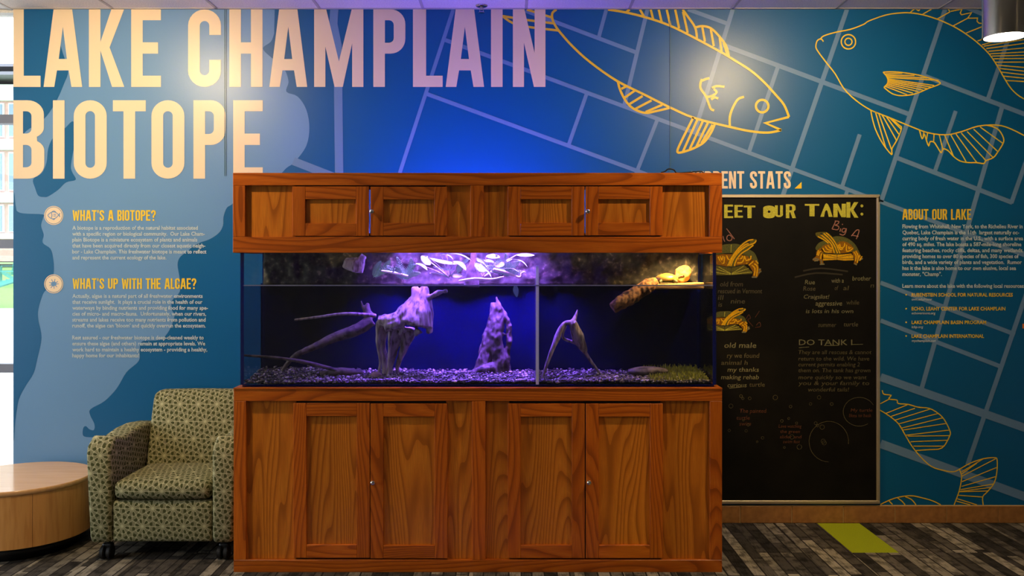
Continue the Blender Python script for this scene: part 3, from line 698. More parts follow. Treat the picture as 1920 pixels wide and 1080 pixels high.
# ================================================================== AQUARIUM STAND AND CANOPY
YF = D_WALL*(F_PX*ZC/(1073-HOR))/D_WALL - D_WALL     # front plane from the floor line under the stand
YB = -.36
def FX(x): return pX(x, YF)
def FZ(y): return pZ(y, YF)
def fbox(name, x0, x1, y0, y1, parent, m, ya=0.0, yb=.02, bev=.0015):
    """pixel box on the front plane; ya/yb metres behind the front plane"""
    return cbox(name, FX(x0), FX(x1), YF+ya, YF+yb, FZ(y1), FZ(y0), m, parent, bev)
def knob(x, y, parent):
    bm = bmesh.new(); X, Z = FX(x), FZ(y)
    add_cyl(bm, (0,0,0), .006, .005, 0, .016, 12, 'Y'); add_sphere(bm, (0,-.018,0), .0125, (1,.75,1), 3)
    return link('knob', to_mesh(bm, smooth=True), parent, (X, YF-.0005, Z), M_CHROME)
def door(x0, x1, y0, y1, sx, sy, parent, lab=None):
    """frame and panel door: the panel is the door, rails and stiles are its pieces"""
    d = fbox('door', x0+sx-2, x1-sx+2, y0+sy-2, y1-sy+2, parent, OAK_PV, .016, .024, 0)
    fbox('stile', x0, x0+sx, y0, y1, d, OAK_FV, .002, .022); fbox('stile', x1-sx, x1, y0, y1, d, OAK_FV, .002, .022)
    fbox('rail', x0+sx+.15, x1-sx-.15, y0, y0+sy, d, OAK_FH, .0022, .022); fbox('rail', x0+sx+.15, x1-sx-.15, y1-sy, y1, d, OAK_FH, .0022, .022)
    return d
M_DARKIN = mat('dark_cabinet_interior', (40,26,16), .8)
def cabinet(name, x0, x1, y0, y1, rails, stiles, doors, knobs, dsx, dsy, label, cat, top, btm):
    r = empty(name, ((FX(x0)+FX(x1))/2, (YF+YB)/2, FZ(y1)))
    (ya, yb_) = rails
    fbox('top_rail', x0, x1, y0, ya, r, OAK_FH, 0, .022); fbox('bottom_rail', x0, x1, yb_, y1, r, OAK_FH, 0, .022)
    for a, b in stiles: fbox('stile', a, b, ya+.15, yb_-.15, r, OAK_FV, .0003, .022)
    for k in range(2):
        a, b = stiles[k][1], stiles[k+1][0]; d = doors[2*k:2*k+2]
        for p, q in ((a-3, d[0][0]+3), (d[1][1]-3, b+3)):
            fbox('side_panel', p, q, ya-4, yb_+4, r, OAK_PV, .022, .028, 0)
        for x_a, x_b, y_a, y_b in d:
            dd = door(x_a, x_b, y_a, y_b, dsx, dsy, r)
            for kx, ky in knobs:
                if x_a < kx < x_b: knob(kx, ky, dd)
    for p, q in ((ya-6, ya+7), (yb_-7, yb_+6)): fbox('light_stop', x0+4, x1-4, p, q, r, M_DARKIN, .0285, .042, 0)  # unseen strips added to keep tube light out of the door gaps
    X0, X1 = FX(x0), FX(x1)
    cbox('side', X0, X0+.019, YF+.0225, YB, FZ(y1), FZ(y0), OAK_FV, r); cbox('side', X1-.019, X1, YF+.0225, YB, FZ(y1), FZ(y0), OAK_FV, r)
    if top: cbox('top', X0, X1, YF-.004, YB, FZ(y0), FZ(y0)+.006, OAK_FH, r)
    if btm:
        cbox('back', X0+.02, X1-.02, YB-.012, YB, FZ(y1), FZ(y0)-.001, M_DARKIN, r); cbox('bottom', X0+.02, X1-.02, YF+.03, YB-.013, FZ(1052), FZ(1050), M_DARKIN, r)
        cbox('shelf', X0+.02, X1-.02, YF+.06, YB-.013, FZ(905), FZ(900), M_DARKIN, r)
    tag(r, label, cat)
    return r
cabinet('aquarium_stand', 438, 1354, 729.5, 1073, (752,1050), ((438,461),(885,910),(1331,1354)),
        ((550,693,756,1046.5),(694.6,839,757,1047.5),(952,1096.6,757,1047),(1098.6,1243,757,1047)), ((700,904),(1104,903.5)), 24, 24.5,
        'oak floor cabinet with four panelled doors carrying the fish tank', 'cabinet', True, True)
cabinet('aquarium_canopy', 436.5, 1354, 324, 474, (347.5,444), ((436.5,459.5),(882,907),(1330,1354)),
        ((548,691.5,349.5,442.5),(694.5,838,350,442),(952,1096,349.5,442),(1098,1242.5,349.5,441.5)), ((698,397),(1101.5,397)), 24, 24,
        'oak canopy cupboard with four small doors on top of the fish tank', 'cabinet', False, False)
# ================================================================== TANK
TX0, TX1 = FX(446.5), FX(1346); TY0 = YF+.026; TY1 = TY0+.375; TZ0 = FZ(729.5)+.006; TZ1 = FZ(474)+.06
GT = .010; WZ = pZ(535.6, TY0)
M_AQG = glass_mat('aquarium_glass', (.97,.98,.985), .8)
M_SIL = mat('blue_silicone', (6,16,92), .25)
M_SILW = mat('clear_acrylic_edge', (150,150,190), .2)
M_BACK = mat('blue_haze_back', (5,6,74), .8, spec=.05, noise=(6,.35,0))  # black back; the blue glow of the lit water is put into its colour
tank = empty('fish_tank', ((TX0+TX1)/2, (TY0+TY1)/2, TZ0))
cbox('front_pane', TX0, TX1, TY0, TY0+GT, TZ0, TZ1, M_AQG, tank)
cbox('back_pane', TX0, TX1, TY1-GT, TY1, TZ0, WZ+.005, M_BACK, tank)
cbox('side_pane', TX0, TX0+GT, TY0+GT, TY1-GT, TZ0, TZ1, M_AQG, tank); cbox('side_pane', TX1-GT, TX1, TY0+GT, TY1-GT, TZ0, TZ1, M_AQG, tank)
cbox('bottom_pane', TX0+GT, TX1-GT, TY0+GT, TY1-GT, TZ0, TZ0+GT, M_BACK, tank)
for a, b in ((TX0+.0005, TX0+.017), (TX1-.017, TX1-.0005)):
    cbox('silicone_seam', a, b, TY0+GT+.0005, TY0+GT+.003, TZ0+GT, TZ1, M_SIL, tank)
for a, b in ((TX0+GT+.0005, TX0+GT+.014), (TX1-GT-.014, TX1-GT-.0005)):
    cbox('silicone_seam', a, b, TY1-GT-.0035, TY1-GT-.0005, TZ0+GT, TZ1-.02, M_SIL, tank)
M_DIV = glass_mat('divider_acrylic', (.80,.80,.92), 3.5, .15)
XD = FX(1008); 
dv = cbox('divider_pane', XD-.005, XD+.005, TY0+.018, TY1-.014, TZ0+GT+.001, pZ(499, TY0+.02), M_DIV, tank)
cbox('divider_edge', XD-.0075, XD+.0075, TY0+.013, TY0+.018, TZ0+GT+.001, pZ(498, TY0+.02), mat('divider_edge_acrylic', (190,190,215), .3), tank)
M_WATER = glass_mat('water', (.68,.69,.82), 1.0, .03)
cbox('water', TX0+GT+.0006, TX1-GT-.0006, TY0+GT+.0034, TY1-GT-.004, TZ0+GT+.0008, WZ, M_WATER, tank)
cbox('water_line', TX0+GT+.001, TX1-GT-.001, TY0+GT+.0005, TY0+GT+.0032, WZ-.002, WZ+.004, mat('water_meniscus', (112,112,142), .15), tank)
tag(tank, 'long glass fish tank half filled with water between oak cabinets', 'fish tank')
# lumpy rock background above the water
def rock_back():
    M = bpy.data.materials.new('mossy_rock'); M.use_nodes = True; nt = M.node_tree; N = NT(nt); b = nt.nodes['Principled BSDF']
    tc = N.new('ShaderNodeTexCoord'); n = N.new('ShaderNodeTexNoise'); n.inputs['Scale'].default_value = 38; n.inputs['Detail'].default_value = 8; nt.links.new(tc.outputs['Object'], n.inputs['Vector'])
    c = N.ramp(n.outputs['Fac'], [(.3, rgba((13,13,12))), (.48, rgba((38,36,30))), (.6, rgba((58,54,44))), (.72, rgba((112,102,84)))])
    nt.links.new(c, b.inputs['Base Color']); b.inputs['Roughness'].default_value = .85
    bm = bmesh.new(); nx, nz = 150, 16; x0, x1 = TX0+.022, TX1-.022; z0, z1 = WZ-.006, TZ1-.005; yb = TY1-GT-.005
    g = []
    for j in range(nz+1):
        row = []
        for i in range(nx+1):
            X = x0+(x1-x0)*i/nx; Z = z0+(z1-z0)*j/nz
            q = Vector((X*9, 3.3, Z*9)); hgt = .025+.022*mnoise.noise(q)+.014*mnoise.noise(q*2.7)+.006*mnoise.noise(q*7)
            row.append(bm.verts.new((X, yb-max(.004, hgt), Z)))
        g.append(row)
    for j in range(nz):
        for i in range(nx): bm.faces.new((g[j][i], g[j][i+1], g[j+1][i+1], g[j+1][i]))
    bd = [e for e in bm.edges if e.is_boundary]
    r = bmesh.ops.extrude_edge_only(bm, edges=bd)
    for v in r['geom']:
        if isinstance(v, bmesh.types.BMVert): v.co.y = yb
    bmesh.ops.recalc_face_normals(bm, faces=bm.faces)
    o = link('rock_background', to_mesh(bm, smooth=True), tank, (0,0,0), M)
    o['label'] = 'mottled mossy rock panel above the water'
rock_back()
# gravel
def gravel():
    M = bpy.data.materials.new('river_gravel'); M.use_nodes = True; nt = M.node_tree; N = NT(nt); b = nt.nodes['Principled BSDF']
    at = N.new('ShaderNodeAttribute'); at.attribute_name = 'pebble'
    c = N.ramp(at.outputs['Fac'], [(0, rgba((34,32,30))), (.4, rgba((84,76,64))), (.7, rgba((130,120,104))), (1, rgba((206,198,184)))])
    nt.links.new(c, b.inputs['Base Color']); b.inputs['Roughness'].default_value = .5
    tmpl = bmesh.new(); bmesh.ops.create_icosphere(tmpl, subdivisions=1, radius=1); tv = [v.co.copy() for v in tmpl.verts]; tf = [[v.index for v in f.verts] for f in tmpl.faces]; tmpl.free()
    V, Fc, A = [], [], []; rnd = random.Random(3)
    xa, xb, ya, yb = TX0+GT+.01, TX1-GT-.01, TY0+GT+.01, TY1-GT-.01
    def top(x, y): 
        t = (y-ya)/(yb-ya)
        return TZ0+GT+.022+.018*t+.012*mnoise.noise(Vector((x*3, y*3, 1)))+(.016 if x < FX(580) else 0)*t
    for k in range(5200):
        x, y = rnd.uniform(xa, xb), ya+(yb-ya)*rnd.random()**1.5
        if abs(x-XD) < .016: continue
        r = rnd.uniform(.004, .0085)*(1.35 if rnd.random() < .12 else 1); z = max(TZ0+GT+r, top(x, y)-rnd.random()*.012)
        sx, sy, sz = r*rnd.uniform(.8,1.3), r*rnd.uniform(.8,1.3), r*rnd.uniform(.55,.9); a = rnd.uniform(0,6.28); ca, sa = math.cos(a), math.sin(a)
        n0 = len(V)
        for v in tv: V.append((x+(v.x*ca-v.y*sa)*sx, y+(v.x*sa+v.y*ca)*sy, z+v.z*sz))
        Fc += [[n0+i for i in f] for f in tf]; s = rnd.random()**1.4; A += [s]*len(tv)
    # bed under the pebbles
    n = 60; n0 = len(V)
    for j in range(7):
        for i in range(n+1):
            x = xa+(xb-xa)*i/n; y = ya+(yb-ya)*j/6; V.append((x, y, top(x, y)-.009)); A.append(.05)
    for j in range(6):
        for i in range(n): p = n0+j*(n+1)+i; Fc.append([p, p+1, p+n+2, p+n+1])
    me = bpy.data.meshes.new('gravel'); me.from_pydata(V, [], Fc); me.polygons.foreach_set('use_smooth', [True]*len(Fc))
    at = me.attributes.new('pebble', 'FLOAT', 'POINT'); at.data.foreach_set('value', A)
    o = link('aquarium_gravel', me, None, (0,0,0), M); tag(o, 'mixed grey pebbles covering the floor of the fish tank', 'gravel', kind='stuff')
    return top
gtop = gravel()
# driftwood
def wood_mat(name, lt, dk, axis=(6,6,6)):
    M = bpy.data.materials.new(name); M.use_nodes = True; nt = M.node_tree; N = NT(nt); b = nt.nodes['Principled BSDF']
    tc = N.new('ShaderNodeTexCoord'); n = N.new('ShaderNodeTexNoise'); n.inputs['Scale'].default_value = 1; n.inputs['Detail'].default_value = 6
    nt.links.new(N.vmath('MULTIPLY', tc.outputs['Object'], axis).outputs[0], n.inputs['Vector'])
    nt.links.new(N.ramp(n.outputs['Fac'], [(.36, rgba(dk)), (.55, rgba(lt))]), b.inputs['Base Color']); b.inputs['Roughness'].default_value = .8
    bp = N.new('ShaderNodeBump'); bp.inputs['Strength'].default_value = .6; bp.inputs['Distance'].default_value = .006
    nt.links.new(n.outputs['Fac'], bp.inputs['Height']); nt.links.new(bp.outputs['Normal'], b.inputs['Normal'])
    return M
M_DW = wood_mat('bleached_driftwood', (178,164,150), (104,90,80), (60,60,12))
M_DW2 = wood_mat('dark_driftwood', (104,92,82), (48,40,36), (30,30,30))
M_LOG = wood_mat('brown_log', (150,104,54), (58,36,18), (40,40,40))
YM = (TY0+TY1)/2
def tp(x, y, Y): 
    X, Z = px(x, y, Y); return (X, Y, Z)
def drift(name, tubes, mt, lab, vox=.006, amp=.004, freq=30, cat='driftwood', st=(1,1,.3), blobs=()):
    bm = bmesh.new()
    for pts, rad in tubes: add_tube(bm, [tp(*p) for p in pts], [r*S_*.86 for r in rad], 10, 5)
    for (p, r, sc) in blobs: add_sphere(bm, tp(*p), r*S_*.86, sc, 2)
    me = remeshed(bm, vox, amp, freq, st)
    for v in me.vertices:
        v.co.z = max(v.co.z, TZ0+GT+.003); v.co.y = min(max(v.co.y, TY0+GT+.006), TY1-GT-.008)
    o = link(name, me, None, (0,0,0), mt); tag(o, lab, cat); return o
ya_, yb_ = TY0+.06, TY1-.06
drift('driftwood_stump', [
  ([(796,537,YM),(794,560,YM-.01),(790,585,YM-.02),(786,612,YM-.03)], [7,14,24,27]), ([(778,538,YM),(782,558,YM-.01),(778,580,YM-.02),(770,606,YM-.03)], [6,11,20,26]),
  ([(783,560,YM),(768,582,YM-.02),(742,600,YM-.04),(708,600,YM-.04)], [12,18,16,8]), ([(760,590,YM-.02),(745,606,YM-.05),(722,612,YM-.05)], [16,14,9]),
  ([(802,556,YM),(807,590,YM-.02),(806,624,YM-.01)], [6,7,6]), ([(800,562,YM-.02),(818,550,YM-.04),(838,545,YM-.05)], [6,4.5,3]),
  ([(722,606,YM),(716,640,YM+.02),(720,680,YM+.03),(722,712,YM+.03)], [11,8,6,6]), ([(748,610,YM+.03),(738,650,YM+.05),(730,690,YM+.06),(734,712,YM+.06)], [15,10,6,6]),
  ([(712,604,YM-.03),(709,640,YM-.02),(713,676,YM-.01),(709,712,YM)], [7,3.4,3,3.6]), ([(735,612,YM-.04),(731,650,YM-.03),(726,712,YM-.02)], [7,3.6,3.4]), ([(770,618,YM+.02),(757,655,YM+.05),(746,690,YM+.06),(750,712,YM+.06)], [14,7,4,4]),
  ([(786,618,YM-.03),(778,630,YM-.03)], [10,3]), ([(760,615,YM-.05),(748,628,YM-.05)], [8,3])], M_DW, 'large pale driftwood stump flaring on root legs in the tank centre', .005, .007, 30)
drift('driftwood_branch', [
  ([(700,596,YM+.05),(690,590,YM+.05),(688,578,YM+.05),(690,568,YM+.05)], [9,10,7,2.5]), ([(688,582,YM+.05),(680,575,YM+.05),(677,564,YM+.05)], [6,3,1.5]),
  ([(697,600,YM+.05),(670,618,YM+.03),(630,632,YM+.01),(590,650,YM-.02),(552,668,YM-.05),(528,696,YM-.05)], [12,12,10,7,5,3])], M_DW2, 'dim forked driftwood branch left of the pale stump', .005, .003)
drift('twig', [([(552,600,TY0+.05),(600,594,TY0+.08),(650,588,TY0+.12),(705,592,YM)], [2.2,2.6,3,4])], M_DW, 'thin straight twig pointing left from the stump', .003, .001)
drift('twig', [([(452,666,TY0+.03),(520,671,TY0+.06),(580,681,TY0+.12),(650,699,TY0+.2)], [2,3,4,4])], M_DW2, 'thin twig lying low against the left glass', .003, .001)
drift('upright_driftwood', [([(922,566,yb_),(926,590,yb_),(918,630,yb_),(912,660,yb_),(905,700,yb_)], [4,9,13,15,16]), ([(930,556,yb_-.01),(938,590,yb_-.02),(930,630,yb_-.02),(936,680,yb_-.02),(930,712,yb_-.02)], [3,8,14,12,14]),
  ([(940,578,yb_-.01),(953,605,yb_-.02),(955,640,yb_-.02),(950,665,yb_-.02),(957,712,yb_-.02)], [4,5,6,5,7]), ([(925,690,yb_-.03),(905,693,yb_-.06),(878,704,yb_-.06)],[10,8,4]), ([(945,625,yb_-.02),(934,640,yb_-.03)],[4,5])], M_DW2, 'dim upright driftwood trunk left of the glass divider', .005, .012, 34, 'driftwood', (1,1,.5))
drift('driftwood_arch', [
  ([(1016,712,YM-.06),(1030,670,YM-.06),(1045,632,YM-.05),(1057,608,YM-.04),(1074,604,YM-.04)], [3,3.6,6.5,4,5]), ([(1083,580,YM),(1078,596,YM-.02),(1072,606,YM-.04)], [1.5,4,6]),
  ([(1074,604,YM-.04),(1083,630,YM-.02),(1092,650,YM-.01),(1098,662,YM)], [7,12,9,4]), ([(1090,650,YM),(1110,680,YM+.02),(1134,712,YM+.03)], [5,3,3]), ([(1060,610,YM-.03),(1055,632,YM-.02),(1070,640,YM-.01),(1086,644,YM)], [4,3,3,5])], M_DW, 'spindly arch of driftwood standing right of the glass divider', .004, .002)
drift('sunken_log', [([(1148,577,TY0+.08),(1165,566,TY0+.09),(1190,552,TY0+.12),(1216,536,TY0+.15),(1230,528,TY0+.17)], [9,13,14,14,10]), ([(1146,573,TY0+.085),(1152,571,TY0+.09)],[4,6]), ([(1152,584,TY0+.085),(1170,573,TY0+.09),(1195,560,TY0+.12)],[4,6,6])], M_LOG, 'rough brown log slanting down under the floating dock', .005, .005, 45)
drift('flat_driftwood', [([(600,700,YM),(640,697,YM),(680,699,YM+.02)], [5,9,4])], M_DW2, 'low flat driftwood piece on gravel left of the stump', .005, .002)
drift('smooth_stone', [], M_DW2, 'smooth oval stone on the gravel right of the driftwood arch', .006, .002, 20, 'stone', (1,1,1), [((1215,696,YM),18,(2.3,1.0,.55))])
drift('smooth_stone', [], wood_mat('pink_stone', (150,120,110), (110,84,76)), 'small rounded pinkish stone beside the stump root legs', .005, .003, 30, 'stone', (1,1,1), [((706,706,YM-.02),11,(1.1,1,.95))])
# dock, turtle and rock at the right
M_DOCK = wood_mat('cork_dock', (190,150,88), (128,92,44), (10,60,60))
bm = bmesh.new(); Yd0, Yd1 = TY0+.14, TY1-.05
X0, X1 = pX(1214, Yd0+.1), TX1-GT-.02
add_box(bm, X0, X1, Yd0, Yd1, WZ-.022, WZ+.005, .006, 2); 
for v in bm.verts: v.co.z += .004*mnoise.noise(v.co*9)+(.012*max(0, (v.co.x-X0-.18)/.15) if v.co.z > WZ-.005 else 0)
dock = link('floating_dock', to_mesh(bm, smooth=False), None, (0,0,0), M_DOCK); tag(dock, 'pale cork dock floating on the water at the right', 'dock')
drift('basking_rock', [], wood_mat('ochre_rock', (206,160,90), (140,96,46), (30,30,30)), 'ochre rock standing on the dock behind the turtle', .005, .008, 26, 'rock', (1,1,1), [((1281,513,Yd1-.06),16,(1,.8,1.05)),((1274,524,Yd1-.06),12,(1.2,.9,.8))])
def turtle():
    Y = Yd0+.07; X, Z = px(1250, 529.5, Y); Z = WZ+.0085; s = (D_WALL+Y)/F_PX*22     # half shell length
    r = empty('turtle', (X, Y, Z))
    bm = bmesh.new()
    add_sphere(bm, (X, Y, Z+.30*s), s*.92, (1,.78,.26), 3)
    add_tube(bm, [(X+.75*s,Y,Z+.36*s),(X+1.0*s,Y,Z+.5*s),(X+1.22*s,Y-.02*s,Z+.56*s)], [.17*s,.15*s,.16*s], 10)
    add_sphere(bm, (X+1.32*s,Y-.03*s,Z+.57*s), .19*s, (1.25,.9,.8), 2)
    for sx, sy in ((.62,-.68),(.62,.68),(-.62,-.66),(-.62,.66)):
        add_tube(bm, [(X+sx*s*.8,Y+sy*s*.7,Z+.28*s),(X+sx*s*1.05,Y+sy*s*1.12,Z+.16*s),(X+sx*s*1.25,Y+sy*s*1.3,Z+.07*s)], [.17*s,.14*s,.11*s], 8)
    add_tube(bm, [(X-.8*s,Y,Z+.25*s),(X-1.15*s,Y,Z+.12*s)], [.09*s,.03*s], 8)
    link('body', remeshed(bm, .0032, 0), r, (0,0,0), mat('turtle_skin', (70,74,40), .6, noise=(60,.4,.1)))
    bm = bmesh.new(); add_sphere(bm, (0,0,0), s, (1,.8,.55), 4)
    for v in list(bm.verts):
        if v.co.z < -.02*s: v.co.z = -.02*s - .02*s
        v.co.z += .02*s*math.cos(6*v.co.x/s)*math.cos(5*v.co.y/s)*(v.co.z > 0)
    link('shell', to_mesh(bm, smooth=True), r, (X,Y,Z+.30*s), mat('turtle_shell', (150,126,58), .35, noise=(34,.35,.1)))
    for sy in (-1, 1):
        bm = bmesh.new(); add_sphere(bm, (X+1.24*s,Y+sy*.17*s-.03*s,Z+.60*s), .05*s, (3.0,.6,.8), 2); link('red_stripe', to_mesh(bm, smooth=True), r, (0,0,0), mat('red_marking', (190,40,20), .5))
        bm = bmesh.new(); add_sphere(bm, (X+1.42*s,Y+sy*.13*s-.03*s,Z+.64*s), .045*s, (1,1,1), 2); link('eye', to_mesh(bm, smooth=True), r, (0,0,0), M_BLACK)
    tag(r, 'small turtle with domed shell and red head stripe basking on the dock', 'turtle')
turtle()
# plants above the water
M_LEAF = mat('pale_green_leaf', (176,206,172), .4); M_FERN = mat('fern_green', (140,190,150), .6); M_STEM = mat('pale_stem', (196,190,170), .6)
def leaf_mesh(p0, p1, wd, bend, up=(0,-.6,.8)):
    A, B = Vector(p0), Vector(p1); t = (B-A); L = t.length; t.normalize(); u = Vector(up); u = (u-t*u.dot(t)).normalized(); s = t.cross(u)
    bm = bmesh.new(); n = 12; g = []
    for i in range(n+1):
        f = i/n; hw = wd*math.sin(math.pi*min(1, .04+f*.96))**.8
        c = A+t*L*f+u*bend*math.sin(math.pi*f)
        g.append([bm.verts.new(c+s*hw*k+u*.18*hw*abs(k)) for k in (-1,-.5,0,.5,1)])
    for a, b in zip(g[:-1], g[1:]):
        for k in range(4): bm.faces.new((a[k], a[k+1], b[k+1], b[k]))
    bmesh.ops.solidify(bm, geom=bm.faces[:], thickness=.0012)
    return to_mesh(bm, smooth=True)
def leafy(x, y, Y, leaves, lab):
    X, Z = px(x, y, Y); r = empty('broadleaf_plant', (X, Y, Z))
    bm = bmesh.new()
    for (ax, ay, bx, by, wd, dy, bend) in leaves:
        k = (ax*7+by*3) % 5
        link('leaf', leaf_mesh(tp(ax, ay, Y-dy), tp(bx+(k-2)*2, by+(k-2)*1.5, Y-dy-.02), wd*S_*1.15, bend+.004*(k-2), (.25*(k-2),-.9+.2*k,.8)), r, (0,0,0), M_LEAF)
        add_tube(bm, [tp(x, y, Y), tp((x+ax)/2, (y+ay)/2-2, Y-dy/2), tp(ax, ay, Y-dy)], [.0022,.002,.0016], 6, 4)
    link('stems', to_mesh(bm, smooth=True), r, (0,0,0), M_STEM)
    tag(r, lab, 'plant')
leafy(842, 520, YM+.03, [(806,484,870,492,9,.04,-.02),(838,476,880,486,8,.02,.004),(806,512,843,524,7,.08,.004),(868,494,858,512,6,.05,.004),(880,484,862,500,5,.03,0),(790,480,812,500,7,.02,.004),(812,500,850,505,9,.06,-.012),(850,490,872,506,8,.07,.006),(826,478,846,484,5,.05,.003),(845,516,872,520,5,.09,.003),(780,494,800,506,5,.05,.004)], 'broad pale-leaved plant under the blue light, left of the wooden post')
leafy(905, 520, YM+.03, [(893,484,925,508,6,.05,-.006),(905,489,930,494,5,.03,.004),(920,504,952,512,7,.04,.004),(968,478,1005,480,4,.02,.003),(900,512,930,513,5,.06,.003),(890,492,915,512,8,.07,-.008),(912,480,940,484,6,.04,.004),(925,494,950,500,8,.05,.006),(940,505,970,508,6,.07,.004),(960,486,985,498,6,.04,.004),(896,500,918,519,6,.09,.004)], 'broad pale-leaved plant under the blue light, right of the wooden post')
def fern(x, y, Y, fronds, lab, name='fern'):
    X, Z = px(x, y, Y); r = empty(name, (X, Y, Z))
    for (pts, wd) in fronds:
        P = catmull([Vector(tp(a, b, Y-c)) for a, b, c in pts], 8); bm = bmesh.new(); n = len(P)
        add_tube(bm, [tuple(v) for v in P], [.0016,.0006], 5, 1)
        for i in range(2, n):
            t = (P[i]-P[i-1]).normalized(); f = i/n; L = wd*S_*.86*math.sin(math.pi*min(1, f*.9+.12))
            nr = Vector((0,-1,0)); s = t.cross(nr).normalized()
            for k in (-1, 1):
                d = (s*k+t*.55).normalized()*L; q = t*.0028
                vs = [bm.verts.new(v) for v in (P[i]-q, P[i]+d*.5-q*1.1+Vector((0,-.002,0)), P[i]+d, P[i]+d*.5+q*1.1+Vector((0,-.002,0)), P[i]+q)]
                bm.faces.new(vs)
        link('frond', to_mesh(bm), r, (0,0,0), M_FERN)
    tag(r, lab, 'fern')
fern(757, 524, YM, [([(757,524,0),(752,505,.02),(744,482,.03)],9),([(757,524,0),(764,508,.03),(780,496,.05)],9),([(757,524,0),(770,505,.03),(771,484,.04)],9),([(757,524,0),(745,512,.03),(724,498,.04)],8),([(757,524,0),(772,515,.04),(788,512,.06)],8),([(757,524,0),(750,512,.05),(742,500,.07)],7)], 'small spiky fern left of the broad-leaved plants above the water')
fern(945, 516, YM, [([(945,516,0),(938,498,.02),(930,478,.03)],10),([(945,516,0),(950,495,.02),(948,476,.03)],9),([(945,516,0),(958,500,.03),(975,490,.05)],10),([(945,516,0),(930,505,.03),(912,500,.05)],9),([(945,516,0),(962,512,.04),(985,510,.06)],8)], 'small spiky fern right of the broad-leaved plants above the water')
fern(966, 532, YM-.06, [([(966,534,0),(967,543,0),(969,556,0)],7)], 'single fern frond hanging just under the water surface', 'fern_frond')
fern(700, 520, YM+.06, [([(700,520,0),(706,505,.02),(714,490,.03)],9),([(700,520,0),(715,510,.03),(735,505,.05)],8),([(700,520,0),(722,500,.03),(732,488,.05)],7)], 'dim small fern near the pale wood slab above the water')
drift('wooden_post', [([(888,470,YM+.05),(888,490,YM+.05),(886,510,YM+.05),(884,538,YM+.05)], [5,8,12,16])], wood_mat('dark_post_wood', (52,40,40), (26,20,20), (30,30,30)), 'dark wooden post rising behind the broad-leaved plants', .005, .003)
drift('wood_slab', [([(646,492,yb_-.02),(666,497,yb_-.02),(682,500,yb_-.02)], [10,16,13]), ([(672,484,yb_-.02),(682,490,yb_-.02)],[12,10])], M_DW, 'pale layered wood slab at the back above the water', .005, .006, 30, 'driftwood', (.25,1,1))
drift('fallen_twig', [([(860,527,YM-.1),(890,523,YM-.1),(920,524,YM-.1),(945,519,YM-.1)], [2,3,2.4,1.4])], M_STEM, 'pale twig floating at the waterline below the post', .0025, .001, cat='twig')
drift('fallen_twig', [([(925,505,YM-.05),(950,511,YM-.06),(974,520,YM-.07),(978,512,YM-.07),(984,510,YM-.07)], [3,2.6,2.4,1.6,1])], M_STEM, 'pale crooked twig beside the fern at the divider', .0025, .001, cat='twig')
drift('fallen_twig', [([(715,508,YM-.02),(740,512,YM-.03),(765,518,YM-.04)], [2,3,2.4])], M_STEM, 'pale twig crossing the small spiky fern on the left', .0025, .001, cat='twig')
# moss at the right end
bm = bmesh.new(); rnd = random.Random(5)
for k in range(1500):
    x = rnd.uniform(FX(1225), TX1-.03); y = rnd.uniform(TY0+.02, TY1-.03); z = gtop(x, y)-.004; h = rnd.uniform(.006,.018)*(1+.8*max(0,(y-TY0)/.37)); a = rnd.uniform(0,6.28); d = Vector((math.cos(a), math.sin(a), 0))*.0028; l = Vector((rnd.uniform(-1,1), rnd.uniform(-1,1), 0))*.008
    p = Vector((x, y, z)); vs = [bm.verts.new(q) for q in (p-d, p+d, p+d*.6+l+Vector((0,0,h)), p-d*.6+l+Vector((0,0,h)))]; bm.faces.new(vs)
tag(link('aquarium_moss', to_mesh(bm), None, (0,0,0), mat('yellow_green_moss', (158,160,40), .8)), 'yellow-green moss on the gravel at the right end of the tank', 'moss', kind='stuff')
# lamps inside the canopy
def led_bar():
    X0, X1 = pX(738, YM), pX(1015, YM); Y = TY1-.05; Z = TZ1+.03
    r = empty('aquarium_light_bar', ((X0+X1)/2, Y, Z))
    cbox('tube_housing', X0-.03, X0, Y-.03, Y+.03, Z-.025, Z+.025, M_BLACK, r); cbox('tube_housing', X1, X1+.03, Y-.03, Y+.03, Z-.025, Z+.025, M_BLACK, r)
    M = bpy.data.materials.new('blue_violet_tube'); M.use_nodes = True; b = M.node_tree.nodes['Principled BSDF']; b.inputs['Emission Color'].default_value = (.17,.10,1.0,1); b.inputs['Emission Strength'].default_value = E_LED
    for dy in (-.014, .014):
        bm = bmesh.new(); add_cyl(bm, (0,0,0), .008, .008, X0, X1, 12, 'X'); link('tube', to_mesh(bm, smooth=True), r, (0,Y+dy,Z), M)
    for xx in (X0-.0305, X1+.0105): cbox('hanger', xx, xx+.02, YF+.03, TY1, Z+.0252, Z+.031, M_ALU, r)
    cbox('led_panel', X0, X1, TY0+.11, TY0+.25, Z+.134, Z+.154, M_BLACK, r)
    l = bpy.data.lights.new('led_panel_light', 'AREA'); l.shape = 'RECTANGLE'; l.size = X1-X0-.02; l.size_y = .12; l.energy = P_LED; l.color = (.30,.11,1.0); l.spread = math.radians(84)
    o = bpy.data.objects.new('led_panel_light', l); COL.objects.link(o); o.parent = r; o.location = Vector(((X0+X1)/2, TY0+.18, Z+.132))-wloc(r)
    tag(r, 'blue-violet twin tube light inside the canopy above the plants', 'aquarium light')
led_bar()
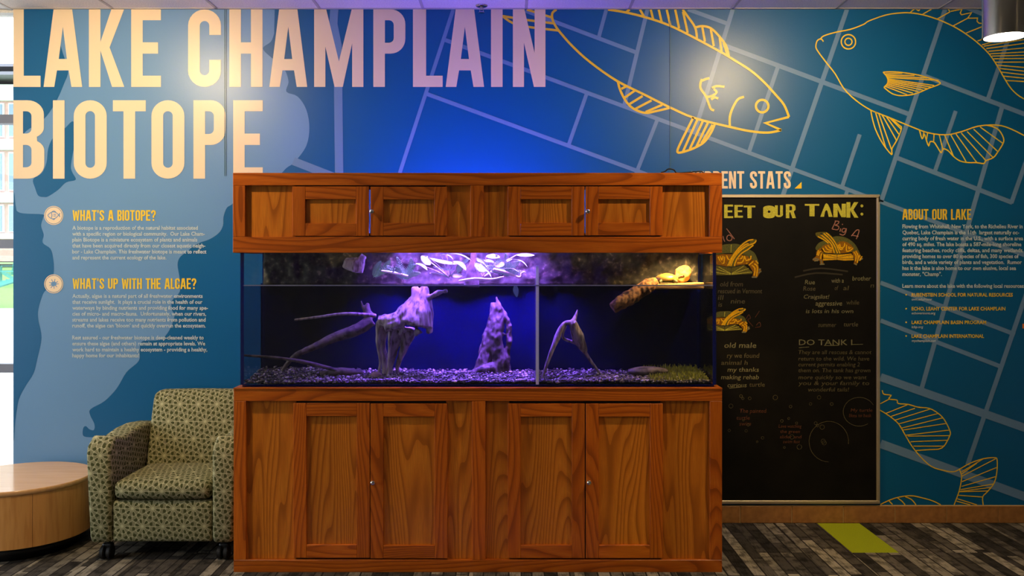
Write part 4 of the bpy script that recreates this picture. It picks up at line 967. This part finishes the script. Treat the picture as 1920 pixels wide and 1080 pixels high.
def heat_lamp():
    X, Y, Z = pX(1285, YM), YM-.07, TZ1+.09
    r = empty('heat_lamp', (X, Y, Z))
    bm = bmesh.new(); prof = [(.075,-.06),(.072,-.03),(.055,.0),(.03,.02),(.028,.07)]; seg = 28; rg = []
    for rr, z in prof: rg.append([bm.verts.new((rr*math.cos(2*math.pi*k/seg), rr*math.sin(2*math.pi*k/seg), z)) for k in range(seg)])
    for a, b in zip(rg[:-1], rg[1:]):
        for k in range(seg): bm.faces.new((a[k], a[(k+1)%seg], b[(k+1)%seg], b[k]))
    bm.faces.new(rg[-1]); bmesh.ops.solidify(bm, geom=bm.faces[:], thickness=.0015)
    link('reflector', to_mesh(bm, smooth=True), r, (X,Y,Z), M_ALU)
    bm = bmesh.new(); add_sphere(bm, (0,0,-.02), .024, (1,1,1.2), 3); link('bulb', to_mesh(bm, smooth=True), r, (X,Y,Z), M_LAMP)
    spot('heat_lamp_bulb', r, (X, Y, Z-.066), P_HEAT, (1.0,.62,.22), 130, .02, .5)
    bm = bmesh.new(); add_cyl(bm, (X,Y,Z+.07), .004, .004, 0, .03, 8); add_box(bm, X-.01, X+.01, YF+.024, TY1, Z+.1, Z+.106); link('bracket', to_mesh(bm), r, (0,0,0), M_ALU)
    tag(r, 'warm dome heat lamp inside the canopy above the dock', 'lamp')
heat_lamp()
def cable():
    Z = FZ(324)-.001; Y = YF+.0105; r = .0035
    bm = bmesh.new(); P = [(FX(1240),Y,Z+r),(FX(1248),Y,Z+.010),(FX(1254),Y,Z+.021),(FX(1264),Y,Z+.017),(FX(1272),Y+.02,Z+r),(FX(1296),Y+.01,Z+.006),(FX(1304),Y,Z+.007),(FX(1320),Y+.01,Z+.004),(FX(1326),Y+.1,Z-.05),(FX(1328),Y+.12,Z-.2)]
    add_tube(bm, P, [r, r], 8, 6)
    tag(link('power_cable', to_mesh(bm, smooth=True), None, (0,0,0), M_RUBBER), 'black cable looped over the top edge of the oak canopy', 'cable')
cable()
#PART3
# ================================================================== CHALKBOARD
def board():
    YBd = -.022; x0, x1, y0, y1 = 1268, 1650.5, 364.5, 945
    X0, X1, Z0, Z1 = pX(x0,YBd), pX(x1,YBd), pZ(y1,YBd), pZ(y0,YBd)
    r = empty('chalkboard', ((X0+X1)/2, -.012, Z0)); fw = .0195
    cbox('writing_surface', X0+.008, X1-.008, -.012, -.004, Z0+.008, Z1-.008, M_BOARD, r)
    cbox('frame_top', X0, X1, YBd, -.0038, Z1-fw, Z1, M_ALU, r, .003); cbox('frame_bottom', X0, X1, YBd, -.0038, Z0, Z0+fw, M_ALU, r, .003)
    cbox('frame_side', X0, X0+fw, YBd, -.0038, Z0+fw, Z1-fw, M_ALU, r, .003); cbox('frame_side', X1-fw, X1, YBd, -.0038, Z0+fw, Z1-fw, M_ALU, r, .003)
    cbox('corner_clip', X1-.009, X1-.003, YBd-.002, YBd+.001, Z1-.045, Z1-.012, M_BLACK, r)
    Yc = -.0126; sc = (D_WALL+Yc)/F_PX
    def cmat(n, c): return mat(n, c, .9, spec=.1, noise=(260,.35,0))
    YEL = cmat('chalk_yellow', (176,170,62)); GOLD = cmat('chalk_gold', (206,156,20)); OLV = cmat('chalk_olive', (88,82,34)); PNK = cmat('chalk_pink', (150,104,90)); WHT = cmat('chalk_white', (112,108,80)); ORG = cmat('chalk_orange', (128,84,20)); DIM = cmat('chalk_faint', (82,76,56)); GRN = cmat('chalk_green', (82,82,42)); DK = M_BOARD; RED = cmat('chalk_faint_red', (80,50,38)); DRK = mat('bare_board', (14,12,8), .7)
    def part(n, me, m): return link(n, me, r, (0,0,0), m)
    def poly(n, pts, m, k=0, sm=0):
        if sm: pts = smooth_loop(pts, sm)
        part(n, loops_mesh([wl(pts, Yc-k*.0002)], Yc-k*.0002), m)
    def strokes(n, lines, wd, m, k=0, sm=3):
        o = part(n, strips_mesh([wl(p, Yc-k*.0002) for p in lines], wd*sc, Yc-k*.0002, sm), m)
        if len(lines) > 1: o['kind'] = 'stuff'
    # heading in block letters
    for c, a, b, t, u in (('E',1357.7,1374.5,383.7,409),('E',1377,1393,384.3,408),('T',1394.5,1416.2,385.5,409),('O',1431,1453,385.5,409.3),('U',1453,1468,385,407),('R',1473.5,1492.5,383,409),('T',1509,1536,382.5,405.5),('A',1538,1561,381,406.5),('N',1562.5,1586,382,407.2),('K',1587,1609.5,379,408)):
        wd, L = glyph(c); s = (b-a)/wd
        if c == 'A': L = [[(0,0),(.13,.62),(.2,.92),(.25,1),(.31,.92),(.39,.62),(.495,0),(.34,0),(.29,.42),(.25,.5),(.2,.42),(.15,0)]]
        if c == 'O': L = [L[0], ring(.16,.42,.26,.62,.05,.09)]
        part('chalk_letter', loops_mesh([[px(a+p*s, u-q*(u-t), Yc) for p, q in lp] for lp in L], Yc), YEL)
    for y in (386, 401.5): poly('chalk_dot', circ(1616, y, 2.6)[:-1], YEL)
    q5 = lambda P: [(1500+a/6.75, 370+b/6.75) for a, b in P]
    strokes('chalk_name', [q5(p) for p in ([(405,400),(430,350),(455,295)],[(440,300),(490,305),(480,335),(440,352)],[(440,352),(490,370),(475,410),(405,400)],[(515,395),(505,435)],[(585,400),(545,395),(530,430),(560,440),(588,400),(570,460),(540,478),(500,462)],[(650,490),(700,430),(725,412),(748,420),(735,470),(712,528)],[(665,480),(740,495)])], 1.6, PNK)
    poly('chalk_dot', circ(1500+537/6.75, 370+342/6.75, 1.1)[:-1], PNK)
    q4 = lambda P: [(1340+a/6.75, 370+b/6.75) for a, b in P]
    strokes('chalk_name', [q4(p) for p in ([(150,395),(200,460),(250,528)],[(215,500),(190,478),(160,490),(155,530),(185,550),(215,535),(220,500)],[(105,490),(115,530),(128,560)])], 1.5, PNK)
    def turtle_right():
        poly('chalk_shell', q5([(200,660),(205,620),(240,575),(300,550),(420,500),(500,492),(580,510),(650,550),(700,600),(735,660),(760,720),(700,690),(600,700),(400,710),(260,690)]), GRN, 0, 3)
        poly('chalk_leg', q5([(205,690),(250,640),(300,660),(290,790),(300,850),(255,850),(250,800),(160,800),(165,775),(205,745)]), ORG, 1)
        poly('chalk_leg', q5([(660,690),(720,670),(770,740),(795,770),(760,805),(735,800),(720,850),(680,845),(690,790)]), ORG, 1)
        poly('chalk_belly', q5([(285,720),(300,710),(460,722),(650,712),(672,740),(680,795),(560,800),(470,790),(290,800),(275,770)]), GOLD, 1)
        poly('chalk_shade', q5([(280,620),(360,590),(420,620),(500,560),(600,570),(680,640),(640,690),(500,712),(330,700),(275,670)]), ORG, 1, 2)
        poly('chalk_neck', q5([(200,450),(240,440),(330,440),(380,470),(430,530),(480,610),(515,712),(430,712),(415,640),(370,580),(300,545),(230,510),(200,480)]), OLV, 2, 2)
        strokes('chalk_neck_stripes', [q5(p) for p in ([(330,448),(390,500),(450,580),(505,708)],[(300,455),(370,520),(430,600),(475,708)],[(260,470),(340,535),(400,600),(437,708)],[(225,495),(300,535),(360,580)])], 2.0, GOLD, 3)
        strokes('chalk_skin', [q5(p) for p in ([(290,640),(320,690),(400,690)],[(320,620),(350,660),(405,670)],[(350,605),(380,640),(410,645)],[(500,590),(520,640),(560,620),(565,580)],[(480,600),(510,660),(545,650)],[(590,600),(590,680),(640,670),(670,640)],[(620,620),(620,650),(650,630)],[(230,740),(250,690),(270,690)],[(215,730),(235,670)],[(260,780),(270,720),(295,700)],[(680,690),(710,740),(700,810)],[(705,680),(735,740),(725,830)],[(740,770),(760,730)],[(755,800),(785,745)])], 2.1, ORG if False else GOLD, 3)
        strokes('chalk_feet', [q5(p) for p in ([(160,790),(200,775),(240,790)],[(180,805),(230,800)],[(250,850),(310,845)],[(690,840),(720,855)],[(745,800),(795,775)],[(265,790),(275,840)])], 2.2, WHT, 3)
        strokes('chalk_outline', [q5(p) for p in ([(470,722),(470,790)],[(300,715),(470,762)],[(470,762),(660,725)],[(290,770),(465,778)],[(475,778),(680,775)],[(260,700),(300,708),(470,722),(650,708)])], .8, DRK, 4)
        poly('chalk_eye', q5([(258,450),(275,445),(282,465),(268,482),(256,470)]), DRK, 4)
    turtle_right()
    def turtle_left(S, name):
        poly('chalk_shell', S([(-60,740),(60,640),(110,600),(200,590),(300,592),(420,650),(500,700),(540,780),(555,850),(480,790),(380,730),(200,705),(50,720)]), GRN, 0, 3)
        poly('chalk_shade', S([(-60,740),(100,720),(300,720),(420,745),(470,800),(420,850),(360,850),(150,880),(-60,850)]), ORG, 1)
        poly('chalk_leg', S([(430,800),(500,790),(545,830),(560,890),(592,930),(560,975),(540,1010),(475,1015),(490,950),(440,870)]), ORG, 1)
        poly('chalk_belly', S([(-60,840),(50,855),(210,885),(370,850),(480,950),(470,968),(210,985),(-60,985)]), OLV, 1)
        poly('chalk_neck', S([(155,870),(200,750),(270,660),(340,585),(430,535),(520,530),(530,545),(490,600),(400,660),(320,720),(270,800),(265,870)]), OLV, 2, 2)
        strokes('chalk_neck_stripes', [S(p) for p in ([(165,868),(215,760),(290,660),(360,590),(430,545),(490,535)],[(205,870),(240,780),(320,680),(410,615),(500,580),(525,545)],[(250,870),(275,790),(340,710),(420,660),(490,605)],[(185,868),(225,770),(305,670),(380,605),(430,585)])], 2.2, GOLD, 3)
        strokes('chalk_skin', [S(p) for p in ([(45,750),(80,830),(115,835),(125,750)],[(70,745),(90,790),(105,745)],[(150,735),(170,780),(190,790)],[(285,830),(350,820),(380,740)],[(300,780),(340,770),(355,740)],[(380,750),(400,800),(440,780)],[(400,840),(450,790),(460,740)],[(430,860),(490,810)],[(470,860),(510,900),(500,990)],[(500,840),(540,880),(530,1000)],[(520,800),(550,840)])], 2.2, GOLD, 3)
        strokes('chalk_orange_skin', [S(p) for p in ([(60,800),(90,845),(120,845)],[(330,740),(310,790)],[(410,830),(470,780)])], 1.8, ORG, 4)
        strokes('chalk_feet', [S(p) for p in ([(470,1010),(535,1010)],[(550,960),(590,935)],[(555,920),(585,905)])], 2.4, WHT, 3)
        strokes('chalk_outline', [S(p) for p in ([(-60,845),(60,862),(210,888),(370,852)],[(210,888),(210,985)])], 1.0, DRK, 4)
        strokes('chalk_rays', [S(p) for p in ([(215,965),(370,870)],[(215,970),(430,900)],[(215,975),(470,945)],[(205,965),(50,880)],[(205,970),(0,900)],[(205,978),(-40,945)],[(210,600),(205,700)])], .9, YEL, 4)
        poly('chalk_eye', S([(415,560),(435,550),(450,565),(440,582),(420,580)]), DRK, 4)
    turtle_left(q4, 'a')
    turtle_left(lambda P: [(1338+(a-40)/6.75*.83, 578+(b-530)/6.75*.63) for a, b in P], 'b')
    # hand lettering, faint in places
    def hand(lines, m, em=13, sh=.12, b=.004): part('chalk_writing', text_mesh(lines, Yc, em, b, sh), m)['kind'] = 'stuff'
    hand([("old from", 1350,1393,537), ("rescued in Vermont", 1346,1429,550), ("ill", 1346,1357,562), ("is", 1347,1354,575), ("nine", 1370,1397,569)], DIM)
    hand([("old male", 1358,1418,652)], WHT, 14); hand([("ry we found", 1363,1424,671)], DIM, 13); hand([("animal h", 1352,1402,684)], DIM, 12); hand([("my thanks", 1364,1423,697),("making rehab", 1352,1423,711)], WHT, 12)
    hand([("curious", 1364,1400,726)], WHT, 12); hand([("turtle", 1405,1434,725)], DIM, 12)
    strokes('chalk_underline', [[(1367,728),(1382,726.5),(1397,725)]], .9, WHT)
    hand([("Rue", 1509,1528,533),("with a", 1559,1582,530),("brother", 1598,1633,526)], WHT, 12); hand([("Rose", 1506,1529,545),("of", 1565,1572,544),("al", 1581,1592,544),("n", 1632,1639,539)], DIM, 12)
    hand([("Craigslist!", 1507,1555,560)], WHT, 11, .2); hand([("aggressive", 1529,1579,573)], WHT, 13); hand([("while", 1587,1611,571)], DIM, 12)
    hand([("is lots in his own", 1511,1600,587)], WHT, 11); hand([("summer", 1534,1568,613),("turtle", 1582,1609,612)], DIM, 12)
    hand([("DO TANK I", 1498,1598,647)], YEL if False else WHT, 15, 0); strokes('chalk_underline', [[(1498,652),(1517,650.5)],[(1545,648),(1573,647.5)],[(1597,646),(1618,645.5)]], 1, WHT, 0, 0)
    hand([("They are all rescues & cannot", 1497,1634,664)], DIM, 11); hand([("return to the wild. We have", 1497,1630,676),("current permits enabling 2", 1497,1612,687)], WHT if False else DIM, 11)
    hand([("them on. The tank has grown", 1497,1632,698),("more quickly so we want", 1497,1625,711),("you & your family to", 1497,1630,722),("wonderful tails!", 1515,1592,734)], DIM, 11)
    hand([("The painted", 1387,1437,774),("turtle", 1381,1406,787),("swim", 1386,1408,798)], RED, 11)
    hand([("Love watching", 1460,1503,802),("the green", 1463,1500,812),("slider and", 1462,1503,822),("swim fast", 1468,1500,831)], RED, 9); hand([("My turtle", 1595,1636,772),("likes to bask", 1592,1634,782)], RED, 9)
    rn = random.Random(4); rings = []
    for k in range(26):
        cx, cy, rr = rn.uniform(1358,1560), rn.uniform(735,850), rn.uniform(1.5,4.5); rings.append(circ(cx, cy, rr))
    strokes('chalk_bubbles', rings, .7, DIM, 0, 0)
    strokes('chalk_bubbles', [[(1554+37*math.cos(t*.2), 828+38*math.sin(t*.2)) for t in range(8, 33)], [(1611+30*math.cos(t*.2), 772+27*math.sin(t*.2)) for t in range(5, 30)]], .9, DIM, 0, 0)
    strokes('chalk_smudge', [[(1506,508),(1540,503),(1590,509)],[(1490,520),(1530,512),(1580,515)]], 3, mat('chalk_smear', (40,35,22), .9))
    strokes('chalk_scribble', [[(1399,598),(1404,590),(1407,597),(1402,600),(1412,612)],[(1416,595),(1424,583)],[(1418,610),(1424,604),(1426,612),(1416,614)]], 1.2, RED, 0)
    tag(r, 'black chalkboard with turtle drawings in an aluminium frame', 'chalkboard')
board()

# ================================================================== ARMCHAIR
def fabric():
    m, nt, b = nm('green_star_upholstery'); N = NT(nt)
    uv = N.new('ShaderNodeUVMap'); uv.uv_map = 'UVMap'
    p = N.vmath('SCALE', uv.outputs[0]); p.inputs['Scale'].default_value = 9.5; P = p.outputs[0]
    S = (1.0, 1.7320508, 1.0); H = (.5, .8660254, .5)
    def cell(off):
        q = N.vmath('ADD', P, off).outputs[0]
        n = N.new('ShaderNodeVectorMath', operation='WRAP'); nt.links.new(q, n.inputs[0]); n.inputs[1].default_value = S; n.inputs[2].default_value = (0,0,0)
        c = N.vmath('SUBTRACT', n.outputs[0], H).outputs[0]
        return N.vmath('MULTIPLY', c, (1,1,0)).outputs[0]
    a, c = cell((0,0,0)), cell(H)
    la, lc = N.vmath('LENGTH', a).outputs['Value'], N.vmath('LENGTH', c).outputs['Value']
    sel = N.math('LESS_THAN', lc, la)
    mx = N.new('ShaderNodeMix', data_type='VECTOR'); nt.links.new(sel, mx.inputs[0]); nt.links.new(a, mx.inputs[4]); nt.links.new(c, mx.inputs[5])
    g = mx.outputs[1]; sp = N.new('ShaderNodeSeparateXYZ'); nt.links.new(g, sp.inputs[0])
    r = N.vmath('LENGTH', g).outputs['Value']; th = N.math('ARCTAN2', sp.outputs[1], sp.outputs[0])
    # twelve thin rays
    ray = N.math('LESS_THAN', N.math('MULTIPLY', N.math('ABSOLUTE', N.math('SINE', N.math('MULTIPLY', th, 6.0))), r), .06)
    # ring of dark seeds, six inner and six outer
    def seeds(r0, dr, ph, wa):
        an = N.math('MULTIPLY', N.math('ABSOLUTE', N.math('SINE', N.math('ADD', N.math('MULTIPLY', th, 3.0), ph))), r)
        u = N.math('DIVIDE', N.math('SUBTRACT', r, r0), dr); v = N.math('DIVIDE', an, wa)
        return N.math('LESS_THAN', N.math('ADD', N.math('MULTIPLY', u, u), N.math('MULTIPLY', v, v)), 1.0)
    s1 = seeds(.27, .10, math.radians(45), .17); s2 = seeds(.47, .11, math.radians(135), .24)
    sd = N.math('MAXIMUM', s1, s2)
    rg = N.math('LESS_THAN', N.math('ABSOLUTE', N.math('SUBTRACT', r, .37)), .014)
    ns = N.new('ShaderNodeTexNoise'); ns.inputs['Scale'].default_value = 420; nt.links.new(uv.outputs[0], ns.inputs['Vector'])
    base = N.ramp(ns.outputs['Fac'], [(.3, rgba((110,107,76))), (.7, rgba((136,131,98)))])
    c1 = N.mix(N.math('MAXIMUM', ray, rg), base, rgba((176,170,132)))
    c2 = N.mix(sd, c1, rgba((66,68,34)))
    nt.links.new(c2, b.inputs['Base Color']); b.inputs['Roughness'].default_value = .85; b.inputs['Specular IOR Level'].default_value = .2
    bp = N.new('ShaderNodeBump'); bp.inputs['Strength'].default_value = .3; bp.inputs['Distance'].default_value = .002
    nt.links.new(ns.outputs['Fac'], bp.inputs['Height']); nt.links.new(bp.outputs['Normal'], b.inputs['Normal'])
    return m
def box_uv(me):
    uv = me.uv_layers.new(name='UVMap')
    for p in me.polygons:
        n = p.normal; k = max(range(3), key=lambda i: abs(n[i]))
        for li in p.loop_indices:
            v = me.vertices[me.loops[li].vertex_index].co
            uv.data[li].uv = (v.x, v.z) if k == 1 else ((v.x, v.y) if k == 2 else (v.y, v.z))
def cushion(x0, x1, y0, y1, z0, z1, bev, puff, fn=None):
    bm = bmesh.new(); add_box(bm, x0, x1, y0, y1, z0, z1, bev, 4)
    bmesh.ops.subdivide_edges(bm, edges=[e for e in bm.edges if e.calc_length() > .08], cuts=7, use_grid_fill=True)
    cx, cy, cz, hx, hy, hz = (x0+x1)/2, (y0+y1)/2, (z0+z1)/2, (x1-x0)/2, (y1-y0)/2, (z1-z0)/2
    for v in bm.verts:
        u, w_, t = (v.co.x-cx)/hx, (v.co.y-cy)/hy, (v.co.z-cz)/hz
        f = lambda q: max(0, 1-q*q)
        v.co.x += puff[0]*u*f(w_)*f(t); v.co.y += puff[1]*w_*f(u)*f(t); v.co.z += puff[2]*t*f(u)*f(w_)
        if fn: v.co = fn(v.co)
    me = to_mesh(bm, smooth=True); box_uv(me); return me
def armchair():
    M = fabric(); s = F_PX; YFc = -(D_WALL - F_PX*(ZC-.10)/(1018-HOR))
    def cx(x): return pX(x, YFc)
    def cz(y): return pZ(y, YFc)
    xl, xr = cx(160), cx(160)+.775; al, ar = cx(207), xr-(cx(207)-xl)
    r = empty('armchair', ((xl+xr)/2, YFc+.3, 0))
    yb = -.03
    def arm(a, b, sgn):
        prof = [(YFc+.012,.10),(YFc,.13),(YFc-.004,cz(850)),(YFc+.012,cz(836)),(YFc+.07,cz(826)+.012),(YFc+.18,.612),(YFc+.32,.632),(YFc+.46,.635),(yb-.06,.62),(yb-.05,.10)]
        bm = bmesh.new(); L = [bm.verts.new((a, y, z)) for y, z in prof]; R = [bm.verts.new((b, y, z)) for y, z in prof]; n = len(prof)
        bm.faces.new(L); bm.faces.new(list(reversed(R)))
        for i in range(n): bm.faces.new((L[i], R[i], R[(i+1)%n], L[(i+1)%n]))
        bmesh.ops.recalc_face_normals(bm, faces=bm.faces)
        es = [e for e in bm.edges if abs(e.verts[0].co.x-e.verts[1].co.x) < 1e-5]
        bmesh.ops.bevel(bm, geom=es, offset=.022, segments=4, profile=.5, affect='EDGES', clamp_overlap=True)
        for v in bm.verts:
            t = (v.co.z-.1)/.5; out = abs(v.co.x-(a if sgn < 0 else b)) < .05
            if out: v.co.x -= sgn*.022*max(0, 1-t)*.9
        me = to_mesh(bm, smooth=True); box_uv(me); link('arm', me, r, (0,0,0), M)
    arm(xl, al, -1); arm(ar, xr, 1)
    sx0, sx1 = al+.004, ar-.004
    link('front_panel', cushion(sx0, sx1, YFc+.012, YFc+.10, .10, cz(941), .016, (0,.008,0)), r, (0,0,0), M)
    link('seat_cushion', cushion(sx0+.004, sx1-.004, YFc+.005, yb-.22, cz(938), cz(908)+.012, .035, (0,.014,.022)), r, (0,0,0), M)
    zb0, zb1 = .36, pZ(728, -.12)-.012; yk = yb-.27
    def lean(co):
        t = (co.z-zb0)/(zb1-zb0); return Vector((co.x, co.y+.15*t, co.z))
    link('back_cushion', cushion(sx0-.012, sx1+.012, yk, yk+.12, zb0, zb1, .04, (0,.025,.006), lean), r, (0,0,0), M)
    link('back_frame', cushion(sx0, sx1, yb-.10, yb-.03, .10, .60, .02, (0,0,0)), r, (0,0,0), M)
    link('seat_base', cushion(sx0, sx1, YFc+.10, yb-.10, .12, cz(941)-.01, .01, (0,0,0)), r, (0,0,0), M)
    for x, y in ((xl+.085, YFc+.07), (xr-.085, YFc+.07), (xl+.085, yb-.12), (xr-.085, yb-.12)):
        bm = bmesh.new(); add_cyl(bm, (x,y,0), .012, .012, .06, .12, 12); add_box(bm, x-.026, x+.026, y-.02, y+.02, .044, .082, .01, 2)
        c = link('caster', to_mesh(bm, smooth=False), r, (0,0,0), M_BLACK)
        for dx in (-.017, .017):
            bm = bmesh.new(); add_cyl(bm, (x+dx,y-.012,.036), .036, .036, -.011, .011, 24, 'X'); bmesh.ops.bevel(bm, geom=[e for e in bm.edges if len(e.link_faces) == 2 and e.calc_face_angle() > 1], offset=.004, segments=2, affect='EDGES')
            link('wheel', to_mesh(bm), c, (0,0,0), M_RUBBER)
    tag(r, 'green armchair with star-patterned upholstery on black casters', 'armchair')
armchair()

# ================================================================== ROUND DRUM TABLE
def drum():
    ztop = pZ(865, -.05)+0; 
    ztop = .373; R = .36; cy_ = -.41; cxp = pX(162, cy_)-R
    r = empty('drum_table', (cxp, cy_, 0))
    M_TOP = wood_mat('maple_laminate_top', (214,166,112), (204,154,100), (4,60,60)); M_TOP.node_tree.nodes['Principled BSDF'].inputs['Roughness'].default_value = .14
    M_SIDE = wood_mat('maple_laminate_side', (206,150,84), (192,134,70), (50,50,5)); M_SIDE.node_tree.nodes['Principled BSDF'].inputs['Roughness'].default_value = .4
    for m in (M_TOP, M_SIDE):
        for n in m.node_tree.nodes:
            if n.type == 'BUMP': n.inputs['Strength'].default_value = .03
    def lt(name, prof, m, seg=72):
        bm = lathe(prof, seg); me = to_mesh(bm)
        for p in me.polygons: p.use_smooth = len(p.vertices) == 4 and abs(p.normal.z) < .5
        return link(name, me, r, (cxp, cy_, 0), m)
    lt('table_top', [(R-.004,ztop-.026),(R,ztop-.022),(R,ztop-.003),(R-.003,ztop)], M_TOP)
    # two curved side panels meeting at vertical joints
    def shell(a0, a1):
        bm = bmesh.new(); n = 36; g = []
        for k in range(n+1):
            a = math.radians(a0+(a1-a0)*k/n); c, s_ = math.cos(a), math.sin(a)
            g.append([bm.verts.new((rr*c, rr*s_, z)) for rr, z in ((R-.004,.075),(R-.004,ztop-.0265),(R-.024,ztop-.0265),(R-.024,.075))])
        for a, b in zip(g[:-1], g[1:]):
            for k in range(4): bm.faces.new((a[k], b[k], b[(k+1)%4], a[(k+1)%4]))
        bm.faces.new(list(reversed(g[0]))); bm.faces.new(g[-1]); bmesh.ops.recalc_face_normals(bm, faces=bm.faces)
        me = to_mesh(bm); 
        for p in me.polygons: p.use_smooth = False
        link('side_panel', me, r, (cxp, cy_, 0), M_SIDE)
    j = math.degrees(math.asin(-.98)) ; a_ = -52
    shell(a_+.15, a_+119.85); shell(a_+120.15, a_+239.85); shell(a_+240.15, a_+359.85)
    lt('plinth', [(R-.07,0),(R-.07,.076)], M_BLACK)
    tag(r, 'low round maple drum table beside the armchair', 'table')
drum()

# ================================================================== shared groups of look-alikes
GROUPS = {'recessed_downlight': 'recessed ceiling lights', 'garden_chair': 'teal garden chairs on the lawn', 'twig': 'thin twigs in the tank', 'fallen_twig': 'pale twigs above the water',
          'fern': 'small ferns above the water', 'broadleaf_plant': 'broad-leaved plants above the water', 'smooth_stone': 'smooth stones on the gravel'}
for o in list(COL.objects):
    if o.parent is None and o.name.split('.')[0] in GROUPS: o['group'] = GROUPS[o.name.split('.')[0]]
